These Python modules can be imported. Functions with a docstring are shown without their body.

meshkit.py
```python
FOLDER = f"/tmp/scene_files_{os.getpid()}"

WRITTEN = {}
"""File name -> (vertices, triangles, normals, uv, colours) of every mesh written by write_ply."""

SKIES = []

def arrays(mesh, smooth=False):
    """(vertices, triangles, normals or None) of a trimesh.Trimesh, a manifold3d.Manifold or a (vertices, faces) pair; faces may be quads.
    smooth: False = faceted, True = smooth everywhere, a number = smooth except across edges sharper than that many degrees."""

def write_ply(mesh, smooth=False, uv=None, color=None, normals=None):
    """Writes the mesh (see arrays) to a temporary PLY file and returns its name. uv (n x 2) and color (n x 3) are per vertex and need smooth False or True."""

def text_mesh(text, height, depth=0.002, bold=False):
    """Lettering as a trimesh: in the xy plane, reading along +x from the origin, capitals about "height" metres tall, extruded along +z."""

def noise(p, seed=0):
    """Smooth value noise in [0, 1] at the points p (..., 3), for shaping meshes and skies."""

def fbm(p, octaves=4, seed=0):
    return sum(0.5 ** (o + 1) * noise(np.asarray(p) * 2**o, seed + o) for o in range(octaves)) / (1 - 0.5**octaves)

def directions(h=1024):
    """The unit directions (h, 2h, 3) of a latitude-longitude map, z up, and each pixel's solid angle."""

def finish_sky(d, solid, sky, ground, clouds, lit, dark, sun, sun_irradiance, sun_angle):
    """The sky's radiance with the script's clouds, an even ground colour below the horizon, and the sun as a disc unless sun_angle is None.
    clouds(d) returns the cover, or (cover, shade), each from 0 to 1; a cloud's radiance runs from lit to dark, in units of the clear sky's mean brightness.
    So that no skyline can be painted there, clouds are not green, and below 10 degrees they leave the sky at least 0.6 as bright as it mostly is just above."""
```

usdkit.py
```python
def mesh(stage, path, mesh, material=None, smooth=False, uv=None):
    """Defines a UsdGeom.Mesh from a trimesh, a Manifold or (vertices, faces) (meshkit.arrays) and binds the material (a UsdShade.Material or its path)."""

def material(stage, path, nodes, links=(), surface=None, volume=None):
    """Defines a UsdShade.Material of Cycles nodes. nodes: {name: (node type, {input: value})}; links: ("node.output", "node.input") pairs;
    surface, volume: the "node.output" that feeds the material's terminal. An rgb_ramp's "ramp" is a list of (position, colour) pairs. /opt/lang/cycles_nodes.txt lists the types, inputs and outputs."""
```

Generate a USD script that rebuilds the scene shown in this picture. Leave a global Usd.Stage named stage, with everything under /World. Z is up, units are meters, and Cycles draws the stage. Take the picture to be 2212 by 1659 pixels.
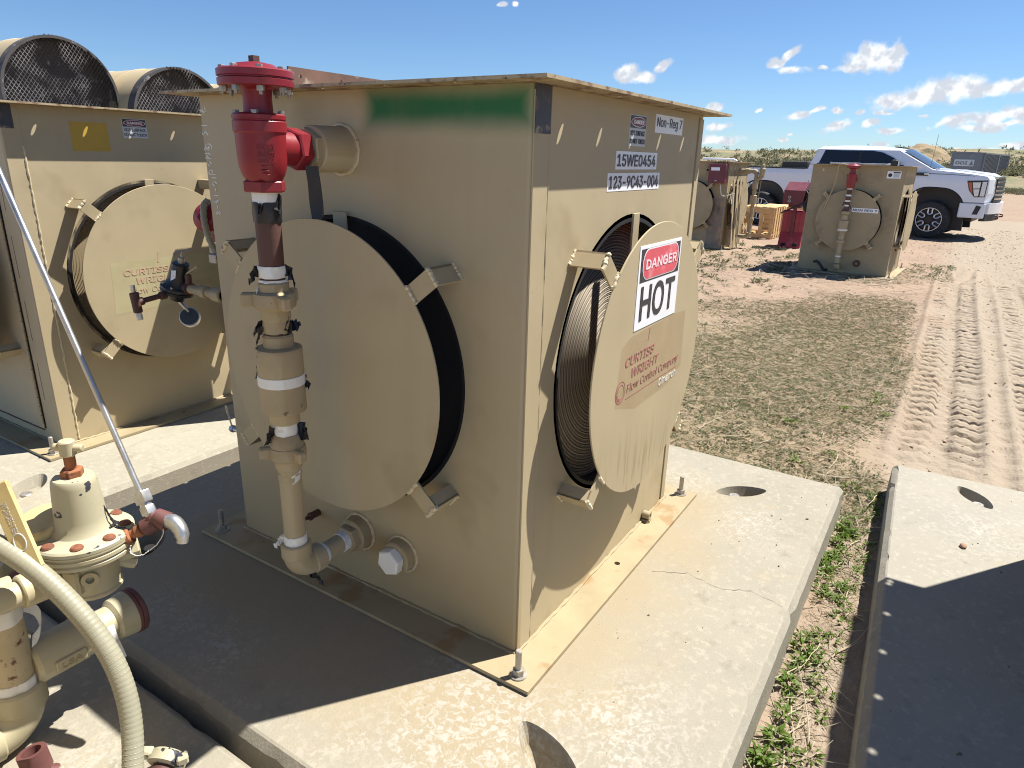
import math
import numpy as np, trimesh, manifold3d as m3, shapely.geometry as sg
import usdkit, meshkit
from pxr import Usd, UsdGeom, UsdLux, UsdShade, Gf, Sdf

RNG = np.random.default_rng(11)
PI = math.pi
stage = Usd.Stage.CreateInMemory()
UsdGeom.SetStageUpAxis(stage, UsdGeom.Tokens.z)
UsdGeom.SetStageMetersPerUnit(stage, 1.0)
UsdGeom.Xform.Define(stage, '/World')
UsdGeom.Scope.Define(stage, '/World/Looks')

# ------------------------------------------------------------------ camera
CAM = np.array([-1.42657, -0.86946, 1.40867])
YAW, PITCH, ROLL = math.radians(32.46053), math.radians(18.52657), math.radians(1.53363)
EXPOSURE = 1.10
fw = np.array([math.cos(YAW) * math.cos(PITCH), math.sin(YAW) * math.cos(PITCH), -math.sin(PITCH)])
r0 = np.array([math.sin(YAW), -math.cos(YAW), 0.0]); u0 = np.cross(r0, fw)
rt = r0 * math.cos(ROLL) + u0 * math.sin(ROLL); up = -r0 * math.sin(ROLL) + u0 * math.cos(ROLL)
cam = UsdGeom.Camera.Define(stage, '/World/camera')
cam.CreateHorizontalApertureAttr(36.0); cam.CreateVerticalApertureAttr(27.0)
cam.CreateFocalLengthAttr(36.0 * 1464.94 / 2212)
cam.CreateClippingRangeAttr(Gf.Vec2f(0.05, 6000))
cam.CreateExposureAttr(EXPOSURE)
cam.AddTransformOp().Set(Gf.Matrix4d(*rt, 0, *up, 0, *(-fw), 0, *CAM, 1))

# ------------------------------------------------------------------ sun and sky
SUN_EL = math.radians(60.4)
SUN_AZ = np.array([0.814, -0.581]); SUN_AZ /= np.linalg.norm(SUN_AZ)
SUN = np.array([SUN_AZ[0] * math.cos(SUN_EL), SUN_AZ[1] * math.cos(SUN_EL), math.sin(SUN_EL)])
SUN_INT, SKY_STR = 1.25, 0.05
sun = UsdLux.DistantLight.Define(stage, '/World/sun')
sun.CreateIntensityAttr(SUN_INT); sun.CreateAngleAttr(0.5); sun.CreateNormalizeAttr(True)
sun.CreateColorAttr(Gf.Vec3f(1.0, 0.975, 0.93))
sx = np.cross([0, 0, 1.0], SUN); sx /= np.linalg.norm(sx); sy = np.cross(SUN, sx)
sun.AddTransformOp().Set(Gf.Matrix4d(*sx, 0, *sy, 0, *SUN, 0, 0, 0, 30, 1))

dome = UsdLux.DomeLight.Define(stage, '/World/sky')
dome.CreateIntensityAttr(1.0)


def sky_material():
    """Physical sky with small fair-weather clouds given by their directions from the place."""
    az0, el0 = math.radians(11.0), math.radians(6.0)
    e3 = np.array([math.cos(az0) * math.cos(el0), math.sin(az0) * math.cos(el0), math.sin(el0)])
    e1 = np.array([math.sin(az0), -math.cos(az0), 0]); e2 = np.cross(e1, e3)

    def ab(px, py):                                  # a cloud's direction, read off the photograph once
        d = (px - 1106) / 1464.94 * rt - (py - 829.5) / 1464.94 * up + fw
        return d @ e1 / (d @ e3), d @ e2 / (d @ e3)
    blobs = [(1352, 158, 30, 22, .2), (1385, 168, 34, 14, 0), (1435, 142, 22, 10, .6), (1880, 124, 44, 30, .1), (1930, 125, 28, 27, 0),
             (1845, 147, 40, 10, 0), (1700, 125, 34, 9, .7), (1708, 150, 34, 9, 0), (1680, 137, 18, 12, 0), (1940, 215, 56, 17, .2), (2010, 200, 60, 24, .25),
             (2080, 192, 44, 30, .1), (2160, 192, 50, 16, .15), (2215, 184, 40, 15, .1), (2060, 262, 46, 9, .3), (2140, 255, 60, 14, .2),
             (2190, 245, 40, 11, .1), (2125, 275, 50, 8, 0), (2175, 268, 30, 8, .2), (1722, 248, 28, 8, .2), (1762, 238, 24, 5, .2), (1811, 238, 15, 8, 0), (1808, 270, 32, 12, .4),
             (1858, 243, 10, 5, .2), (1880, 264, 20, 8, .2), (1925, 280, 28, 8, 0), (1775, 146, 10, 5, 0), (1545, 230, 20, 9, 0), (1550, 272, 26, 9, .1),
             (1555, 302, 50, 12, 0), (1085, 8, 14, 6, 0), (1116, 8, 10, 7, 0), (1640, 240, 9, 4, .3), (1700, 290, 9, 4, 0), (1690, 303, 10, 5, 0),
             (2110, 330, 60, 9, 0), (2200, 318, 40, 8, 0), (1905, 312, 16, 4, 0), (1996, 252, 8, 3, 0), (1910, 242, 18, 4, 0)]
    N = {"tc": ("texture_coordinate", {}), "sky": ("sky_texture", {"sky_type": "single_scattering", "sun_disc": False, "sun_elevation": SUN_EL,
         "sun_rotation": math.atan2(SUN[0], SUN[1]), "altitude": 1500.0, "air_density": 1.0, "aerosol_density": 0.5, "ozone_density": 2.0})}
    L = []
    for k, e in (("a", e1), ("b", e2), ("c", e3)):
        N["dot" + k] = ("vector_math", {"math_type": "dot_product", "vector2": e}); L.append(("tc.generated", f"dot{k}.vector1"))
    N["cc"] = ("math", {"math_type": "maximum", "value2": 0.02}); L.append(("dotc.value", "cc.value1"))
    for k in "ab":
        N["q" + k] = ("math", {"math_type": "divide"}); L += [(f"dot{k}.value", f"q{k}.value1"), ("cc.value", f"q{k}.value2")]
    N["v"] = ("combine_xyz", {}); L += [("qa.value", "v.x"), ("qb.value", "v.y")]
    # warp
    N["wn"] = ("noise_texture", {"scale": 32.0, "detail": 4.0, "roughness": 0.6}); L.append(("v.vector", "wn.vector"))
    N["ws"] = ("vector_math", {"math_type": "multiply_add", "vector2": (0.022, 0.014, 0), "vector3": (-0.011, -0.007, 0)}); L.append(("wn.color", "ws.vector1"))
    N["vw"] = ("vector_math", {"math_type": "add"}); L += [("v.vector", "vw.vector1"), ("ws.vector", "vw.vector2")]
    prev = None
    for i, (px, py, w, h, t) in enumerate(blobs):
        a, b = ab(px, py); sa, sb = w / 1465 * .85, h / 1465 * .85
        N[f"m{i}"] = ("mapping", {"mapping_type": "texture", "location": (a, b, 0), "rotation": (0, 0, t), "scale": (sa, sb, 1)}); L.append(("vw.vector", f"m{i}.vector"))
        N[f"l{i}"] = ("vector_math", {"math_type": "length"}); L.append((f"m{i}.vector", f"l{i}.vector1"))
        if prev is None:
            prev = f"l{i}.value"
        else:
            N[f"n{i}"] = ("math", {"math_type": "smoothmin", "value3": 0.25}); L += [(prev, f"n{i}.value1"), (f"l{i}.value", f"n{i}.value2")]; prev = f"n{i}.value"
    N["nz"] = ("noise_texture", {"scale": 52.0, "detail": 5.0, "roughness": 0.52}); L.append(("v.vector", "nz.vector"))
    N["na"] = ("math", {"math_type": "multiply_add", "value2": 2.0, "value3": -1.0}); L.append(("nz.fac", "na.value1"))
    N["sum"] = ("math", {"math_type": "add"}); L += [(prev, "sum.value1"), ("na.value", "sum.value2")]
    N["cov"] = ("map_range", {"range_type": "smoothstep", "from_min": 1.22, "from_max": 0.48, "to_min": 0.0, "to_max": 1.0, "clamp": True}); L.append(("sum.value", "cov.value"))
    # general scattered clouds low over the horizon in every other direction
    N["sep"] = ("separate_xyz", {}); L.append(("tc.generated", "sep.vector"))
    N["gm"] = ("mapping", {"mapping_type": "point", "scale": (5.0, 5.0, 16.0)}); L.append(("tc.generated", "gm.vector"))
    N["gn"] = ("noise_texture", {"scale": 1.0, "detail": 6.0, "roughness": 0.55}); L.append(("gm.vector", "gn.vector"))
    N["gc"] = ("map_range", {"range_type": "smoothstep", "from_min": 0.66, "from_max": 0.74, "to_min": 0.0, "to_max": 0.9, "clamp": True}); L.append(("gn.fac", "gc.value"))
    N["gout"] = ("map_range", {"range_type": "smoothstep", "from_min": 0.72, "from_max": 0.5, "to_min": 0.0, "to_max": 1.0, "clamp": True}); L.append(("dotc.value", "gout.value"))
    N["g2"] = ("math", {"math_type": "multiply"}); L += [("gc.result", "g2.value1"), ("gout.result", "g2.value2")]
    N["cc2"] = ("math", {"math_type": "maximum"}); L += [("cov.result", "cc2.value1"), ("g2.value", "cc2.value2")]
    N["up"] = ("map_range", {"from_min": -0.002, "from_max": 0.004, "clamp": True}); L.append(("sep.z", "up.value"))
    N["cf"] = ("math", {"math_type": "multiply", "value2": 0.97}); L += [("cc2.value", "cf.value1")]
    N["cf2"] = ("math", {"math_type": "multiply"}); L += [("cf.value", "cf2.value1"), ("up.result", "cf2.value2")]
    # shade: cores a little greyer underneath
    N["sh"] = ("vector_math", {"math_type": "add", "vector2": (0.004, 0.010, 0)}); L.append(("v.vector", "sh.vector1"))
    N["sn"] = ("noise_texture", {"scale": 58.0, "detail": 4.0, "roughness": 0.5}); L.append(("sh.vector", "sn.vector"))
    N["sd"] = ("math", {"math_type": "subtract"}); L += [("sn.fac", "sd.value1"), ("nz.fac", "sd.value2")]
    N["sr"] = ("map_range", {"from_min": -0.14, "from_max": 0.10, "to_min": 1.0, "to_max": 0.0, "clamp": True}); L.append(("sd.value", "sr.value"))
    K = 10.8
    N["cl"] = ("mix_color", {"a": (K * .60, K * .64, K * .71), "b": (K, K, K * .99), "use_clamp": False}); L.append(("sr.result", "cl.fac"))
    # a deeper, bluer sky, as phone cameras see it
    N["tint"] = ("mix_color", {"blend_type": "multiply", "fac": 1.0, "b": (0.80, 1.0, 1.22), "use_clamp": False}); L.append(("sky.color", "tint.a"))
    N["mx"] = ("mix_color", {"use_clamp": False}); L += [("tint.result", "mx.a"), ("cl.result", "mx.b"), ("cf2.value", "mx.fac")]
    N["bg"] = ("background_shader", {"strength": SKY_STR}); L.append(("mx.result", "bg.color"))
    return usdkit.material(stage, '/World/Looks/sky', N, L, surface="bg.background")


UsdShade.MaterialBindingAPI.Apply(dome.GetPrim()).Bind(sky_material())
dome.GetPrim().SetCustomDataByKey('kind', 'structure')

# ------------------------------------------------------------------ naming and scene-graph helpers
USED = {}


def numbered(path):
    if not stage.GetPrimAtPath(path) and path not in USED:
        USED[path] = 0
        return path
    k = USED.get(path, 0) + 1
    while stage.GetPrimAtPath(f'{path}_{k:03d}'):
        k += 1
    USED[path] = k
    return f'{path}_{k:03d}'


def tag(o, label=None, cat=None, group=None, kind=None):
    p = o.GetPrim() if hasattr(o, 'GetPrim') else o
    for k, v in (('label', label), ('category', cat), ('group', group), ('kind', kind)):
        if v:
            p.SetCustomDataByKey(k, v)
    return o


def thing(name, label, cat, loc=(0, 0, 0), rz=0.0, group=None):
    x = UsdGeom.Xform.Define(stage, numbered('/World/' + name))
    x.AddTranslateOp().Set(Gf.Vec3d(*map(float, loc)))
    if rz:
        x.AddRotateZOp().Set(float(rz))
    return tag(x, label, cat, group)


JOINED = {'expanded_mesh', 'conduit_rib', 'handwriting', 'dead_stalks', 'dead_twigs', 'cast_ribs'}


def clusters(ms, tol=.003):
    ms = [cat([q]) if isinstance(q, (list, m3.Manifold)) else q for q in ms]
    B = [q.bounds for q in ms]
    par = list(range(len(ms)))

    def root(i):
        while par[i] != i:
            i = par[i]
        return i
    for i in range(len(ms)):
        for j in range(i):
            if (B[i][0] <= B[j][1] + tol).all() and (B[j][0] <= B[i][1] + tol).all():
                par[root(i)] = root(j)
    out = {}
    for i, q in enumerate(ms):
        out.setdefault(root(i), []).append(q)
    return list(out.values())


def obj(name, mesh, m, parent=None, smooth=32, label=None):
    if isinstance(mesh, (list,)):
        groups = clusters(mesh) if name not in JOINED else [mesh]
        if len(groups) > 1:                      # pieces that do not touch are parts of their own
            first = [obj(name, g, m, parent, smooth, label) for g in groups][0]
            return first
        mesh = cat(mesh)
    path = numbered((str(parent.GetPath()) if parent else '/World') + '/' + name)
    o = usdkit.mesh(stage, path, mesh, m, smooth=smooth)
    if label:
        tag(o, label)
    return o


def structure(name, mesh, m, smooth=32, label=None):
    return tag(obj(name, mesh, m, None, smooth), label, None, None, 'structure')


# ------------------------------------------------------------------ mesh helpers
def cat(ms):
    out = []
    for q in ms:
        if isinstance(q, list):
            out.append(cat(q))
        elif isinstance(q, m3.Manifold):
            out.append(tm(q))
        else:
            out.append(q)
    return trimesh.util.concatenate(out) if len(out) > 1 else out[0]


def tm(man):
    m = man.to_mesh()
    return trimesh.Trimesh(np.array(m.vert_properties[:, :3]), np.array(m.tri_verts), process=False)


def mani(t):
    return m3.Manifold(m3.Mesh(np.asarray(t.vertices, np.float32), np.asarray(t.faces, np.uint32)))


def box(x0, x1, y0, y1, z0, z1):
    t = trimesh.creation.box((abs(x1 - x0), abs(y1 - y0), abs(z1 - z0)))
    t.apply_translation(((x0 + x1) / 2, (y0 + y1) / 2, (z0 + z1) / 2))
    return t


def cbox(x0, x1, y0, y1, z0, z1, c=0.004):
    """box with chamfered edges"""
    P = []
    lo, hi = np.array([x0, y0, z0]), np.array([x1, y1, z1])
    for s in np.ndindex(2, 2, 2):
        for k in range(3):
            p = np.where(np.array(s) == 0, lo + c, hi - c)
            p[k] = lo[k] if s[k] == 0 else hi[k]
            P.append(p)
    return trimesh.Trimesh(np.array(P), process=False).convex_hull


def frame(axis):
    a = np.asarray(axis, float); a = a / np.linalg.norm(a)
    h = np.array([0, 0, 1.0]) if abs(a[2]) < 0.9 else np.array([1.0, 0, 0])
    u = np.cross(h, a); u /= np.linalg.norm(u)
    return u, np.cross(a, u), a


def lathe(prof, n=32, origin=(0, 0, 0), axis=(0, 0, 1), close=True, phase=0.0, rfun=None):
    """prof: (along the axis, radius) pairs, revolved; flat end caps when close."""
    u, v, a = frame(axis)
    th = np.arange(n) / n * 2 * PI + phase
    V, F = [], []
    for (z, r) in prof:
        rr = r if rfun is None else rfun(z, r, th)
        V.append(np.asarray(origin) + z * a + (rr * np.cos(th))[:, None] * u + (rr * np.sin(th))[:, None] * v)
    m = len(prof)
    for i in range(m - 1):
        for j in range(n):
            k = (j + 1) % n
            F += [(i * n + j, i * n + k, (i + 1) * n + k), (i * n + j, (i + 1) * n + k, (i + 1) * n + j)]
    V = np.vstack(V)
    if close:
        c0, c1 = len(V), len(V) + 1
        V = np.vstack([V, np.asarray(origin) + prof[0][0] * a, np.asarray(origin) + prof[-1][0] * a])
        for j in range(n):
            k = (j + 1) % n
            F += [(c0, k, j), (c1, (m - 1) * n + j, (m - 1) * n + k)]
    return trimesh.Trimesh(V, np.array(F), process=False)


def cyl(p0, p1, r, n=24, r1=None, phase=0.0):
    p0, p1 = np.asarray(p0, float), np.asarray(p1, float)
    L = np.linalg.norm(p1 - p0)
    return lathe([(0, r), (L, r if r1 is None else r1)], n, p0, p1 - p0, phase=phase)


def rcyl(p0, p1, r, n=24, c=0.003, phase=0.0):
    """cylinder with chamfered rims"""
    p0, p1 = np.asarray(p0, float), np.asarray(p1, float)
    L = np.linalg.norm(p1 - p0)
    return lathe([(0, r - c), (c, r), (L - c, r), (L, r - c)], n, p0, p1 - p0, phase=phase)


def tube(pts, r, n=10, close=True):
    P = np.asarray(pts, float)
    m = len(P)
    R = np.full(m, r) if np.ndim(r) == 0 else np.asarray(r)
    T = np.gradient(P, axis=0); T /= np.linalg.norm(T, axis=1)[:, None]
    u = frame(T[0])[0]
    th = np.arange(n) / n * 2 * PI
    V, F = [], []
    for i in range(m):
        u = u - T[i] * (u @ T[i]); u /= np.linalg.norm(u)
        v = np.cross(T[i], u)
        V.append(P[i] + R[i] * (np.cos(th)[:, None] * u + np.sin(th)[:, None] * v))
    for i in range(m - 1):
        for j in range(n):
            k = (j + 1) % n
            F += [(i * n + j, i * n + k, (i + 1) * n + k), (i * n + j, (i + 1) * n + k, (i + 1) * n + j)]
    V = np.vstack(V)
    if close:
        V = np.vstack([V, P[0], P[-1]])
        for j in range(n):
            k = (j + 1) % n
            F += [(m * n, k, j), (m * n + 1, (m - 1) * n + j, (m - 1) * n + k)]
    return trimesh.Trimesh(V, np.array(F), process=False)


def spline(pts, n=40):
    from scipy.interpolate import CubicSpline
    P = np.asarray(pts, float)
    t = np.r_[0, np.cumsum(np.linalg.norm(np.diff(P, axis=0), axis=1))]
    return CubicSpline(t, P)(np.linspace(0, t[-1], n))


def ring(r0, r1, t, n=48, origin=(0, 0, 0), axis=(0, 0, 1)):
    return lathe([(0, r0), (0, r1), (t, r1), (t, r0), (0, r0)], n, origin, axis, close=False)


def elbow(c, d0, d1, R, r, n=20, seg=10):
    """90 degree bend: from c+d0*R to c+d1*R, where the arc's centre is c + (d0+d1)*R"""
    d0, d1 = np.asarray(d0, float), np.asarray(d1, float)
    o = np.asarray(c) + (d0 + d1) * R
    return tube([o - d1 * R * math.cos(t) - d0 * R * math.sin(t) for t in np.linspace(0, PI / 2, seg)], r, n)


def hexn(p0, p1, r, phase=0.0):
    """hex nut with chamfered corners"""
    p0, p1 = np.asarray(p0, float), np.asarray(p1, float)
    L = np.linalg.norm(p1 - p0)
    return lathe([(0, r * .93), (L * .12, r), (L * .88, r), (L, r * .93)], 6, p0, p1 - p0, phase=phase)


def bead(p0, p1, r=0.005, n=14, seed=0):
    """lumpy weld bead"""
    g = np.random.default_rng(seed)
    p0, p1 = np.asarray(p0, float), np.asarray(p1, float)
    t = np.linspace(0, 1, n)[:, None]
    return tube(p0 + (p1 - p0) * t + g.normal(0, r * .18, (n, 3)), r * (0.75 + 0.5 * g.random(n)), 7)


def arc_bead(c, rad, axis, a0, a1, r=0.004, n=60, seed=0):
    g = np.random.default_rng(seed)
    u, v, a = frame(axis)
    th = np.linspace(a0, a1, n)
    P = np.asarray(c) + rad * (np.cos(th)[:, None] * u + np.sin(th)[:, None] * v)
    return tube(P + g.normal(0, r * .15, P.shape), r * (0.8 + 0.4 * g.random(n)), 6)


def T4(m, M):
    q = m.copy(); q.apply_transform(M); return q


def place(m, loc=(0, 0, 0), rx=0, ry=0, rz=0):
    M = trimesh.transformations.euler_matrix(rx, ry, rz, 'sxyz'); M[:3, 3] = loc
    return T4(m, M)


def ribbon(pts, w, wdir, t=0.0008):
    """thin strip (tape end) along pts, w wide along wdir, with its own thickness"""
    P = np.asarray(pts, float); W = np.asarray(wdir, float)
    W = np.broadcast_to(W, P.shape) * (np.asarray(w) if np.ndim(w) == 0 else np.asarray(w)[:, None]) / 2
    T = np.gradient(P, axis=0); N = np.cross(T, W); N /= np.linalg.norm(N, axis=1)[:, None] + 1e-9
    m = len(P)
    V = np.vstack([P - W, P + W, P + W + N * t, P - W + N * t])
    F = []
    for i in range(m - 1):
        for k in range(4):
            a, b = k * m + i, ((k + 1) % 4) * m + i
            F += [(a, b, b + 1), (a, b + 1, a + 1)]
    F += [(0, 2 * m, m), (0, 3 * m, 2 * m), (m - 1, 2 * m - 1, 3 * m - 1), (m - 1, 3 * m - 1, 4 * m - 1)]
    return trimesh.Trimesh(V, np.array(F), process=False)


def text(s, x0, x1, z0, z1, bold=False, slant=0.0):
    """flat lettering filling the rectangle, in the xy plane"""
    t = meshkit.text_mesh(s, 1.0, 0.001, bold)
    b = t.bounds
    v = t.vertices.copy()
    v[:, 0] = (v[:, 0] - b[0, 0]) / (b[1, 0] - b[0, 0]) * (x1 - x0) + x0
    v[:, 1] = (v[:, 1] - b[0, 1]) / (b[1, 1] - b[0, 1]) * (z1 - z0) + z0
    v[:, 0] += slant * (v[:, 1] - z0)
    return trimesh.Trimesh(v, t.faces, process=False)


def on_yface(m, y, lift=0.0):
    """xy drawing -> on a wall that faces -y (x stays x, y becomes z)"""
    v = m.vertices
    return trimesh.Trimesh(np.stack([v[:, 0], y - lift - v[:, 2], v[:, 1]], 1), m.faces, process=False)


def on_xface(m, x, lift=0.0):
    """xy drawing -> on a wall that faces -x (drawing x runs towards -y)"""
    v = m.vertices
    return trimesh.Trimesh(np.stack([x - lift - v[:, 2], -v[:, 0], v[:, 1]], 1), m.faces, process=False)


def sheet2d(poly, t=0.0006):
    return trimesh.creation.extrude_polygon(poly, t, engine="earcut")


def rrect(x0, x1, y0, y1, r):
    return sg.box(x0 + r, y0 + r, x1 - r, y1 - r).buffer(r, 6)

# ------------------------------------------------------------------ materials
def mat(name, col, rough=0.5, metal=0.0, var=0.10, vscale=5.0, spots=(), bump=0.0, bscale=80.0, spec=0.5, extra=None, bdist=0.002, sheet=False):
    """principled paint, metal or stone: noise-varied base colour, patches of other colours, fine relief.
    spots: (colour, scale, from, to, detail) - noise patches. extra(N, L, colour socket) may add more and returns the new colour socket."""
    col = np.array(col, float)
    N = {"tc": ("texture_coordinate", {}), "n1": ("noise_texture", {"scale": vscale, "detail": 6.0, "roughness": 0.6}),
         "r1": ("rgb_ramp", {"ramp": [(0.30, col * (1 - var)), (0.5, col), (0.70, np.minimum(col * (1 + var), 1))]}),
         "p": ("principled_bsdf", {"roughness": rough, "metallic": metal, "specular_ior_level": spec})}
    L = [("tc.object", "n1.vector"), ("n1.fac", "r1.fac")]
    c = "r1.color"
    for i, (sc, s, lo, hi, *d) in enumerate(spots):
        N[f"s{i}"] = ("noise_texture", {"scale": float(s), "detail": float(d[0]) if d else 5.0, "roughness": 0.62, "vector": (0, 0, 0)})
        N[f"o{i}"] = ("vector_math", {"math_type": "add", "vector2": (3.1 * i + 1.7, 7.3 * i, 1.9 * i)})
        N[f"t{i}"] = ("map_range", {"from_min": lo, "from_max": hi, "clamp": True})
        N[f"x{i}"] = ("mix_color", {"b": sc})
        L += [("tc.object", f"o{i}.vector1"), (f"o{i}.vector", f"s{i}.vector"), (f"s{i}.fac", f"t{i}.value"), (f"t{i}.result", f"x{i}.fac"), (c, f"x{i}.a")]
        c = f"x{i}.result"
    if extra:
        c = extra(N, L, c)
    if sheet:
        N["dm"] = ("mapping", {"mapping_type": "point", "scale": (9.0, 9.0, .8)}); L.append(("tc.object", "dm.vector"))
        N["dn"] = ("noise_texture", {"scale": 1.0, "detail": 5.0, "roughness": 0.6}); L.append(("dm.vector", "dn.vector"))
        N["dr"] = ("map_range", {"from_min": 0.52, "from_max": 0.80, "to_max": 0.16, "clamp": True}); L.append(("dn.fac", "dr.value"))
        N["dk"] = ("mix_color", {"b": tuple(col * np.array([.70, .66, .58]))}); L += [("dr.result", "dk.fac"), (c, "dk.a")]; c = "dk.result"
        N["wn_"] = ("noise_texture", {"scale": 1.7, "detail": 2.0, "roughness": 0.5}); L.append(("tc.object", "wn_.vector"))
        N["wb_"] = ("bump", {"strength": .55, "distance": .018}); L.append(("wn_.fac", "wb_.height"))
    L.append((c, "p.base_color"))
    if bump:
        N["bn"] = ("noise_texture", {"scale": bscale, "detail": 4.0, "roughness": 0.6})
        N["bm"] = ("bump", {"strength": bump, "distance": bdist})
        L += [("tc.object", "bn.vector"), ("bn.fac", "bm.height"), ("bm.normal", "p.normal")] + ([("wb_.normal", "bm.normal")] if sheet else [])
    N["rn"] = ("map_range", {"from_min": 0.3, "from_max": 0.7, "to_min": rough * .85, "to_max": min(1, rough * 1.15), "clamp": True})
    L += [("n1.fac", "rn.value"), ("rn.result", "p.roughness")]
    return usdkit.material(stage, '/World/Looks/' + name, N, L, surface="p.BSDF")


def boxmask(N, L, key, cx, cy, hx, hy, soft, axes=("x", "y"), noise=(6.0, 0.0)):
    """1 inside a rectangle of object space, fading over 'soft' metres outside it, its edge disturbed by noise"""
    if "sep" not in N:
        N["sep"] = ("separate_xyz", {}); L.append(("tc.object", "sep.vector"))
    for k, ax, c, h in (("u", axes[0], cx, hx), ("v", axes[1], cy, hy)):
        N[key + k] = ("math", {"math_type": "subtract", "value2": c}); L.append((f"sep.{ax}", key + k + ".value1"))
        N[key + k + "a"] = ("math", {"math_type": "absolute"}); L.append((key + k + ".value", key + k + "a.value1"))
        N[key + k + "b"] = ("math", {"math_type": "subtract", "value2": h}); L.append((key + k + "a.value", key + k + "b.value1"))
    N[key + "m"] = ("math", {"math_type": "maximum"}); L += [(key + "ub.value", key + "m.value1"), (key + "vb.value", key + "m.value2")]
    N[key + "n"] = ("noise_texture", {"scale": noise[0], "detail": 5.0, "roughness": 0.6}); L.append(("tc.object", key + "n.vector"))
    N[key + "w"] = ("math", {"math_type": "multiply_add", "value2": noise[1] * 2, "value3": -noise[1]}); L.append((key + "n.fac", key + "w.value1"))
    N[key + "s"] = ("math", {"math_type": "add"}); L += [(key + "m.value", key + "s.value1"), (key + "w.value", key + "s.value2")]
    N[key + "r"] = ("map_range", {"range_type": "smoothstep", "from_min": soft, "from_max": -soft * .3, "to_min": 0.0, "to_max": 1.0, "clamp": True}); L.append((key + "s.value", key + "r.value"))
    return key + "r.result"


TAN = (0.405, 0.326, 0.195)
RUST = (0.16, 0.06, 0.025)


def tan_extra_main(N, L, c):
    # green sprayed band over an old marking high on the shaded wall (x = 0, y 0..0.53, z 1.49..1.56)
    g = boxmask(N, L, "g", 0.262, 1.522, 0.235, 0.022, 0.055, ("y", "z"), (5.0, 0.012))
    N["gx"] = ("math", {"math_type": "less_than", "value2": 0.02}); L.append(("sep.x", "gx.value1"))
    N["gmul"] = ("math", {"math_type": "multiply"}); L += [(g, "gmul.value1"), ("gx.value", "gmul.value2")]
    N["gk"] = ("mix_color", {"b": (0.020, 0.125, 0.040)}); L += [(c, "gk.a"), ("gmul.value", "gk.fac")]
    # brownish water stain towards the foot of that wall
    N["bz"] = ("map_range", {"from_min": 0.42, "from_max": 0.0, "to_min": 0.0, "to_max": 0.55, "clamp": True}); L.append(("sep.z", "bz.value"))
    N["bb"] = ("math", {"math_type": "multiply"}); L += [("bz.result", "bb.value1"), ("gx.value", "bb.value2")]
    N["bk"] = ("mix_color", {"b": (0.27, 0.185, 0.085)}); L += [("gk.result", "bk.a"), ("bb.value", "bk.fac")]
    return "bk.result"


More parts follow.
